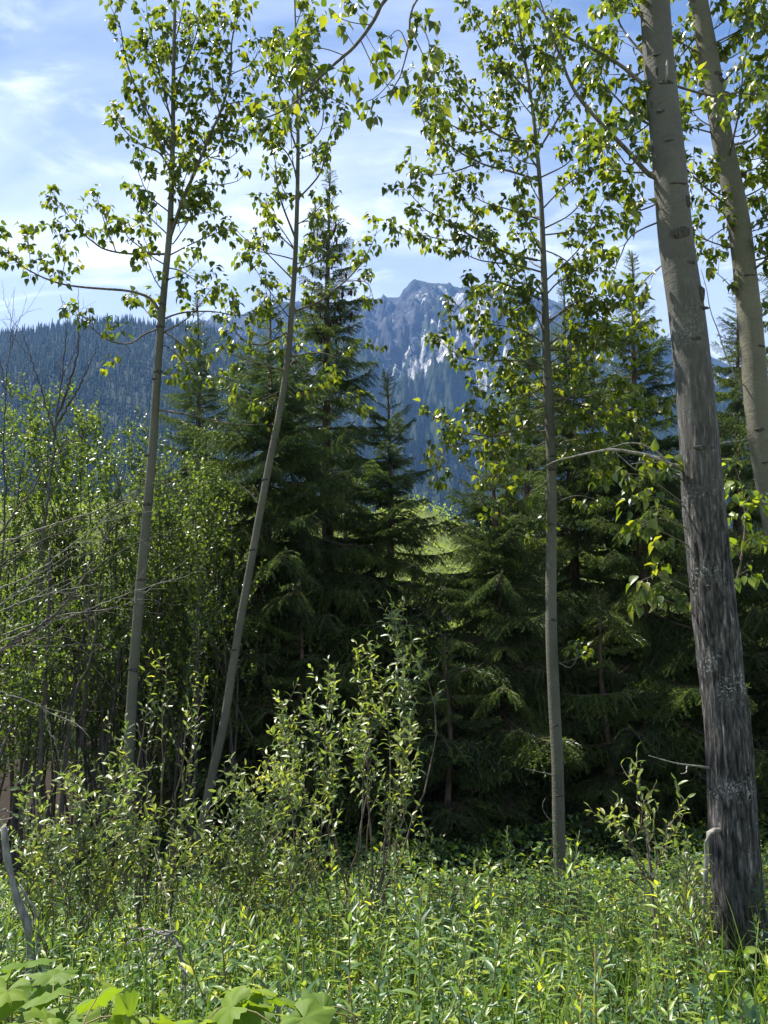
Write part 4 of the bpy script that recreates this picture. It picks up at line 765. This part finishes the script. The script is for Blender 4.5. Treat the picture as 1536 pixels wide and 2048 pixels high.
# leafy thicket behind the bare twigs
TH = (('tall leafy shrub with a rounded sunlit top beside the straight pale poplar', 230, 9.5, [(230, 800, 90, 40), (170, 850, 60, 50), (290, 870, 60, 60), (220, 950, 110, 60), (330, 960, 60, 60), (200, 1060, 110, 60)]),
      ('leafy shrub with upright tips beyond the black forked twigs', 70, 10.0, [(70, 770, 40, 30), (30, 840, 50, 40), (100, 860, 50, 50), (50, 960, 80, 60), (30, 1080, 80, 80)]),
      ('leafy shrub mingling with the spruce boughs behind the straight poplar', 400, 9.6, [(400, 900, 50, 60), (360, 980, 60, 60), (440, 990, 40, 50), (390, 1080, 60, 60)]),
      ('shaded leafy shrub under the fallen bare branches', 90, 8.6, [(60, 1180, 90, 60), (160, 1160, 80, 60), (40, 1290, 80, 60), (220, 1230, 60, 60), (120, 1330, 90, 50)]))
for k, (lab, bx, Y, el) in enumerate(TH):
    shrub('leafy_shrub', lab, 'shrub', tuple(at(bx, 1300, Y)[:2]), tips_px(28 if k < 2 else 20, el, Y, 1.1), .07, L_SMALL, M['thicket_leaf'], M['dark_twig'], 8, (.2, .75), .028, 60, .012, t0=.35, spread=.7, bend=1.0)
# bare black twigs against the ridge
def bare(name, label, cat, lines, Y, mat, root_px=None):
    first = at(*px_list(lines[0][0])[0][:2], Y); b = np.array([first[0], Y, gzf(first[0], Y)]); root = empty(name, b); tag(root, label, cat)
    for k, (s, r0, r1, dy) in enumerate(lines):
        pts = px_list(s); P = [at(x, y, Y + dy * i / max(1, len(pts) - 1)) for i, (x, y) in enumerate(pts)]
        if k == 0 and root_px is None: P.insert(0, np.array([first[0], Y, b[2] - .1]))
        n = 8 * len(P); C = curve(P, n); C[2:] += rng.normal(0, .006, (n - 2, 3)); g = Geo(); g.tube(C, r0 + (r1 - r0) * np.linspace(0, 1, n), 6); T = nrm(np.gradient(C, axis=0))
        for q in range(int(np.linalg.norm(P[-1] - P[0]) * 3.2)):
            i = int(rng.uniform(.3, .95) * n); lat = rng.normal(0, 1, 3); d = nrm(T[i] * .9 + nrm(lat) * .6); tl = rng.uniform(.12, .5); Q = curve([C[i], C[i] + d * tl * .5, C[i] + d * tl + rng.normal(0, .03, 3)], 5); g.tube(Q, np.linspace(max(.002, r1 * .9), .0012, 5), 3)
        obj('stem' if k == 0 else 'branch', g.mesh('branch', mat, origin=b), root)
    return root
bare('bare_tree', 'leafless dark tree with forked twigs against the forested ridge', 'bare tree', (('85,1100 98,980 108,900 113,830 124,760 131,690 130,630 120,590', .030, .003, .2), ('113,835 138,770 155,705 158,640 156,570', .016, .002, -.2), ('112,850 150,790 175,735 198,690', .014, .003, -.3), ('110,870 82,780 62,715 40,660 10,630', .012, .002, .2), ('125,750 148,705 150,660', .006, .002, 0), ('135,760 112,720', .006, .002, 0), ('62,715 30,680 5,640', .005, .0015, 0)), 8.2, M['dark_twig'])
bare('bare_tree', 'pale bare twigs rising above the ridge at the edge of the thicket', 'bare tree', (('5,1100 8,900 12,780 20,700 24,640 28,580', .022, .002, .2), ('20,700 40,640 52,600', .005, .0015, 0), ('12,780 0,720 -15,660', .008, .002, 0), ('22,660 45,630 85,615', .004, .0012, 0), ('24,640 10,600 4,560', .004, .0012, 0)), 9.0, M['dark_twig'])
for lab, lines, Y, mt in (('fallen bleached branch slanting across the thicket over the other branches', (('-30,1190 60,1150 130,1100 190,1055 240,1030 290,1018', 0.0075, 0.0020, .3), ('150,1086 210,1080 280,1068', 0.0041, 0.0014, .2), ('190,1055 240,1010 300,970 350,945', 0.0034, 0.0010, .3)), 6.6, 'dead'),
        ('thick dark fallen limb leaning up through the thicket', (('-40,1330 20,1290 75,1255 125,1212 170,1150 205,1090 225,1050', 0.0177, 0.0054, .4), ('170,1150 230,1110 300,1075 390,1045', 0.0082, 0.0020, .3), ('125,1212 200,1190 260,1180', 0.0054, 0.0014, .2)), 6.9, 'dark_twig'),
        ('pale thin fallen branch lying level in the thicket', (('-30,1232 60,1200 130,1180 200,1166', 0.0061, 0.0027, .1), ('60,1200 120,1165 170,1150', 0.0034, 0.0014, .1)), 6.4, 'dead'),
        ('bent dark branch rising from the thicket under the bare twigs', (('-30,1110 20,1040 60,985 95,930 130,890 190,850', 0.0122, 0.0027, .5), ('60,985 120,970 170,985 180,1010', 0.0041, 0.0014, 0), ('95,930 100,880 118,840', 0.0041, 0.0014, 0)), 7.2, 'dark_twig'),
        ('thin dead branch arching over the low willow', (('-20,1380 50,1400 110,1430 170,1460', 0.0061, 0.0027, .2), ('90,1410 95,1450 110,1490 120,1520', 0.0054, 0.0027, 0)), 5.8, 'dead'),
        ('crooked bleached branch reaching out of the low willow', (('-20,1610 20,1625 55,1645 110,1650', 0.0082, 0.0041, .2),), 4.8, 'dead')):
    bare('fallen_branch', lab, 'branch', lines, Y, M[mt], root_px=1)
for k, (lab, s, Y, r0) in enumerate((('grey broken stub leaning in the weeds by the low willow', '60,1880 35,1800 15,1720 8,1655', 4.2, .024), ('thin dark dead stem beside the grey broken stub', '75,1850 55,1800 40,1770', 4.1, .010))):
    P = [at(x, y, Y) for x, y in px_list(s)]; b = P[0].copy(); b[2] = gzf(b[0], b[1]); g = Geo(); g.tube(curve([np.array([b[0] + .03, b[1], b[2] - .05])] + P, 16), np.linspace(r0, r0 * .6, 16) * (1 + .12 * rng.normal(0, 1, 16)), 8); tag(obj('dead_stem', g.mesh('dead_stem', M['dead'], origin=b), loc=b), lab, 'dead stem')
bare('fallen_branch', 'bleached twiggy branch lying in the grass under the wide low willow', 'branch', (('372,2000 366,1940 356,1895 340,1868 300,1862 262,1852', .009, .003, .1), ('340,1868 315,1890 305,1925', .005, .002, 0), ('345,1885 325,1910 318,1935', .004, .002, 0), ('366,1940 380,1965 420,1985', .005, .002, 0), ('340,1868 290,1875 250,1885', .004, .002, 0)), 3.3, M['dead'], root_px=1)
for k in range(16):
    x0 = rng.uniform(-110, -30); y0 = rng.uniform(1090, 1420); a = math.radians(rng.uniform(12, 44)); Lp = rng.uniform(220, 520); st = [(x0 + Lp * t * math.cos(a) , y0 - Lp * t * math.sin(a) + 30 * t * t * rng.uniform(-1, 2)) for t in (0, .35, .7, 1)]
    sx = ' '.join('%.0f,%.0f' % p for p in st); dead = k % 3 == 0
    o = bare('bare_branch', 'thin pale dead branch tangled in the thicket' if dead else 'thin dark bare branch tangled in the thicket', 'branch', ((sx, rng.uniform(.005, .010), .0015, rng.uniform(-.3, .5)),), rng.uniform(6.4, 8.2), M['dead' if dead else 'dark_twig'], root_px=1)
    o['group'] = 'pale dead branches in the thicket' if dead else 'dark bare branches in the thicket'
# shaded stems inside the thicket
for k, (s, r0) in enumerate((('85,1700 80,1550 88,1400 95,1250 100,1100', .03), ('120,1700 130,1520 150,1400 185,1300 200,1180', .028), ('150,1720 160,1560 168,1420 180,1300 178,1200', .03), ('30,1700 25,1560 15,1400 25,1280', .026), ('210,1700 205,1560 225,1400 240,1290', .024))):
    P = [at(x, y, 7.8 + .2 * k) for x, y in px_list(s)]; b = P[0].copy(); b[2] = gzf(b[0], b[1]); g = Geo(); C = curve([np.array([b[0], b[1], b[2] - .1])] + P, 24); C[2:-1] += rng.normal(0, .01, (21, 3)); g.tube(C, np.linspace(r0, r0 * .4, 24), 8)
    for q in range(9):
        i = int(rng.uniform(8, 22)); d = nrm(rng.normal(0, 1, 3) + np.array([0, 0, .5])); tl = rng.uniform(.3, 1.0); g.tube(curve([C[i], C[i] + d * tl * .5 + rng.normal(0, .05, 3), C[i] + d * tl], 6), np.linspace(.006, .002, 6), 4)
    o = obj('dead_stem', g.mesh('dead_stem', M['dark_twig'], origin=b), loc=b); tag(o, 'dark leafless stem standing in the shade of the thicket', 'dead stem', 'dark stems in the shaded thicket')

# ------------------------------------------------------------------ weeds
def fireweed_parts(seed, h):
    """leaf transforms and stem points of one plant, foot at the origin"""
    r = np.random.default_rng(seed); s = np.linspace(0, 1, 9); bend = r.normal(0, .07, 2); P = np.stack([bend[0] * s ** 2, bend[1] * s ** 2, s * h], -1)
    n = 44; t = np.linspace(.14, .96, n) ** 0.9; C = curve(P, 40); i = np.clip((t * 39).astype(int), 0, 38); pos = C[i]; th = np.arange(n) * 2.4 + r.uniform(0, 6)
    e = np.radians(np.interp(t, [0.1, .6, .85, 1], [-8, 18, 45, 72]) + r.normal(0, 10, n)); lat = np.stack([np.cos(th), np.sin(th), 0 * th], -1)
    d = lat * np.cos(e)[:, None] + np.array([0, 0, 1]) * np.sin(e)[:, None]; n0 = nrm(np.array([0, 0, 1.0]) * np.cos(e)[:, None] - lat * np.sin(e)[:, None] + r.normal(0, .25, (n, 3)))
    ln = np.interp(t, [.1, .3, .7, 1], [.04, .078, .082, .036]) * r.uniform(.75, 1.15, n); return P, pos, frames(d, n0), ln
def herb_mesh(seed, h, part):
    P, pos, R, ln = fireweed_parts(seed, h); g = Geo()
    if part == 'stem': g.tube(P, np.linspace(.0042, .0018, 9), 5, r=.5); return g.mesh('stem', M['stem'])
    lo = pos[:, 2] < h * .8; g.stamp(L_HERB, pos[lo], R[lo], ln[lo]); g.stamp(L_HERBUP, pos[~lo], R[~lo], ln[~lo]); return g.mesh('foliage', M['herb_leaf'])
VAR = [(s, rng.uniform(.58, .92)) for s in range(8)]; STEM = [herb_mesh(s, h, 'stem') for s, h in VAR]; FOL = [herb_mesh(s, h, 'leaf') for s, h in VAR]
gl = Geo(); gl.add(*L_HERB[:3]); ONE_LEAF = gl.mesh('leaf', M['herb_leaf'])
NC = 12000; cy0 = 1.75 + 4.9 * rng.random(NC) ** 0.8; cx0 = rng.uniform(-1, 1, NC) * (0.54 * cy0 + 0.9)
qx0 = 768 + FPX * cx0 / (cy0 * CP + (gz(cx0, cy0) + .75 - CAM_Z) * SP)
okk = (fbm(p3(cx0 * 1.1, cy0 * 1.1, 3.0), 2, 15) >= 0.36) & ~((cy0 < 2.15) & (cx0 < -.1)) & ~((qx0 > 1395) & (qx0 < 1530) & (cy0 > 3.0) & (cy0 < 5.2))
taken = np.zeros((0, 2))
for p in np.stack([cx0, cy0], -1)[okk]:
    if len(taken) == 0 or ((taken - p) ** 2).sum(1).min() > 0.122 ** 2: taken = np.concatenate([taken, p[None]])
    if len(taken) >= 1300: break
spots = [tuple(p) for p in taken]
spots.sort(key=lambda p: p[1] + (100 if abs(p[0]) > 0.5 * p[1] + 0.02 else 0))
GRP = 'fireweed plants crowding the foreground'
LAB = 'leafy fireweed stem in the sunlit weeds before the trees'
rest = Geo(); rest_stem = Geo()
for k, (x, y) in enumerate(spots):
    v = k % 8; rot = rng.uniform(0, 6.28); sc = rng.uniform(.66, 1.12) * (0.88 if y > 5 else 1); tilt = rng.normal(0, .16, 2); z = gzf(x, y)
    M4 = Matrix.Translation((x, y, z)) @ Matrix.Rotation(rot, 4, 'Z') @ Matrix.Rotation(tilt[0], 4, 'X') @ Matrix.Rotation(tilt[1], 4, 'Y') @ Matrix.Scale(sc, 4)
    if k < 290:
        o = obj('fireweed_plant', STEM[v], mtx=M4); tag(o, LAB, 'fireweed', GRP)
        if k < 22:
            P, pos, R, ln = fireweed_parts(*VAR[v])
            for q in range(len(pos)): obj('leaf', ONE_LEAF, o, mtx=mtx(R[q], pos[q], ln[q]))
        else:
            f = obj('foliage', FOL[v], o); f['kind'] = 'stuff'
    else:
        P, pos, R, ln = fireweed_parts(*VAR[v]); A4 = np.array(M4); rest.stamp(L_HERB, pos @ A4[:3, :3].T + A4[:3, 3], np.einsum('ij,njk->nik', A4[:3, :3] / sc, R), ln * sc); rest_stem.tube(P @ A4[:3, :3].T + A4[:3, 3], np.linspace(.004, .0018, 9), 4)
# undergrowth of small leaves down to the soil, and the plants further in
def undergrowth():
    n = 70000; y = 1.5 + 9.0 * rng.random(n) ** .85; x = rng.uniform(-1, 1, n) * (.58 * y + 1.0); lump = fbm(p3(x * 1.7, y * 1.7), 3, 25); z = gz(x, y) + rng.random(n) * (0.10 + .75 * np.clip(lump - .3, 0, .5)) * np.where(y > 5.6, .75, 1)
    d = nrm(rng.normal(0, 1, (n, 3)) * np.array([1, 1, .5]) + np.array([0, 0, .35])); R = frames(d, nrm(rng.normal(0, .45, (n, 3)) + np.array([0, 0, 1.0]))); rest.stamp(L_SMALL, np.stack([x, y, z], -1), R, rng.uniform(.025, .085, n))
undergrowth()
root = tag(obj('undergrowth', rest.mesh('undergrowth', M['herb_leaf'])), 'low leafy undergrowth filling between the fireweed stems', 'undergrowth', kind='stuff')
o = obj('stems', rest_stem.mesh('stems', M['stem']), root); o['kind'] = 'stuff'
def grass():
    g = Geo(); n = 2600; y = 1.6 + 4.2 * rng.random(n) ** .9; x = rng.uniform(-1, 1, n) * (.55 * y + .3); keep = (fbm(p3(x * .9 + 4, y * .9), 3, 35) > .46) | (x < -.3 - .1 * y) & (rng.random(n) < .5); x, y = x[keep], y[keep]; n = len(x)
    h = rng.uniform(.3, .7, n); th = rng.uniform(0, 6.28, n); ben = rng.uniform(.05, .5, n); s = np.linspace(0, 1, 6); w = rng.uniform(.0025, .0065, n); c = np.stack([np.cos(th), np.sin(th)], -1); pv = np.stack([-np.sin(th), np.cos(th)], -1)
    X = x[:, None] + c[:, :1] * ben[:, None] * h[:, None] * s ** 2.2; Yv = y[:, None] + c[:, 1:] * ben[:, None] * h[:, None] * s ** 2.2; Z = gz(x, y)[:, None] + h[:, None] * s * (1 - .25 * ben[:, None] * s); ww = w[:, None] * (1 - s ** 2.5)
    Lf = np.stack([X - pv[:, :1] * ww, Yv - pv[:, 1:] * ww, Z], -1); Rt = np.stack([X + pv[:, :1] * ww, Yv + pv[:, 1:] * ww, Z], -1); V = np.stack([Lf, Rt], 2).reshape(n, 12, 3); b = (np.arange(n) * 12)[:, None, None]; k = np.arange(5)[:, None] * 2
    Q = (np.concatenate([k, k + 1, k + 3, k + 2], 1)[None] + b).reshape(-1, 4); g.add(V, Q, None, np.repeat(rng.random(n), 5)); tag(obj('grass', g.mesh('grass', M['grass'])), 'tall green grass blades among the weeds', 'grass', kind='stuff')
grass()
# large lobed leaves at the front edge
gl = Geo(); gl.add(*L_PALM[:3]); PALM = gl.mesh('leaf', M['berry_leaf'])
TB = [(25, 2000, 2.0), (105, 2015, 1.9), (190, 2010, 1.95), (300, 2040, 1.85), (415, 2040, 1.85), (480, 2020, 1.95), (725, 2040, 1.85), (40, 2050, 1.75), (150, 2060, 1.75), (15, 1960, 2.2), (560, 2060, 1.8)]
for k, (px, py, Y) in enumerate(TB):
    c = at(px, py, Y); b = np.array([c[0] + rng.normal(0, .04), c[1] + .05, gzf(c[0], c[1])]); root = empty('thimbleberry_plant', b); tag(root, 'thimbleberry with broad lobed yellow green leaves low in the weeds', 'thimbleberry', 'broad leaved thimbleberry plants')
    g = Geo(); g.tube(curve([b + [0, 0, -.05], (b + c) / 2 + rng.normal(0, .02, 3), c], 8), np.linspace(.005, .0025, 8), 5, r=.3); st = []
    for q in range(5):
        a = rng.uniform(0, 6.28) + q * 1.3; f = rng.uniform(.0, .10) * (q > 0); h0 = c - np.array([0, 0, 1.0]) * f; out = np.array([math.cos(a), math.sin(a), 0.0]); e = h0 + out * rng.uniform(.05, .13) + np.array([0, 0, rng.uniform(0, .05)]); g.tube(curve([h0, (h0 + e) / 2 + [0, 0, .012], e], 5), .0016, 4, r=.2)
        tilt = rng.uniform(-.9, .35); d = nrm(out + np.array([0, 0, tilt])); n0 = nrm(np.array([0, 0, 1.0]) + rng.normal(0, .35, 3)); obj('leaf', PALM, root, mtx=mtx(frames(d[None], n0[None])[0], e - b, rng.uniform(.085, .145)))
    obj('stem', g.mesh('stem', M['stem'], origin=b), root)

# feathery horsetails between the lobed leaves
for k, (px, py, Y) in enumerate(((372, 1925, 2.5), (392, 1950, 2.4), (205, 1935, 2.5), (180, 1960, 2.35), (355, 1965, 2.35), (470, 1955, 2.4))):
    t = at(px, py, Y); b = np.array([t[0], t[1], gzf(t[0], t[1])]); g = Geo(); S = curve([b + [0, 0, -.03], (b + t) / 2 + rng.normal(0, .01, 3), t], 12); g.tube(S, np.linspace(.003, .0012, 12), 5, r=.2)
    o = obj('horsetail_plant', g.mesh('horsetail_plant', M['grass'], origin=b), loc=b); tag(o, 'feathery horsetail with whorled thin branches beside the lobed leaves', 'horsetail', 'horsetails in the weeds')
    g = Geo(); nn = 13; C = curve(S, 60)
    for q in range(nn):
        c = C[22 + int(36 * q / nn)]; L = .055 * (1 - .75 * q / nn) + .008
        for w in range(9): a = w * .7 + q * .3 + rng.normal(0, .1); h = np.array([math.cos(a), math.sin(a), 0]); g.tube(np.array([c, c + h * L * .5 + [0, 0, L * .25], c + h * L * .85 + [0, 0, L * .75]]), [.0011, .0009, .0005], 3, r=rng.random())
    f = obj('foliage', g.mesh('foliage', M['grass'], origin=b), o); f['kind'] = 'stuff'

# ------------------------------------------------------------------ haze
def haze():
    x0, x1, y0, y1, z0, z1 = -6500, 6500, -400, 5600, -6, 1720
    V = [(x, y, z) for x in (x0, x1) for y in (y0, y1) for z in (z0, z1)]; F = [(0, 1, 3, 2), (4, 6, 7, 5), (0, 4, 5, 1), (2, 3, 7, 6), (0, 2, 6, 4), (1, 5, 7, 3)]
    m, n, l = new_mat('haze'); v = n.new('ShaderNodeVolumePrincipled'); v.inputs['Density'].default_value = 0.00012; v.inputs['Color'].default_value = (0.24, 0.48, 1.0, 1); v.inputs['Anisotropy'].default_value = 0.0
    o = n.new('ShaderNodeOutputMaterial'); l.new(v.outputs[0], o.inputs['Volume']); g = Geo(); g.add(V, F); tag(obj('haze', g.mesh('haze', m, smooth=False)), 'thin blue haze filling the valley air', 'haze', kind='stuff')
haze()
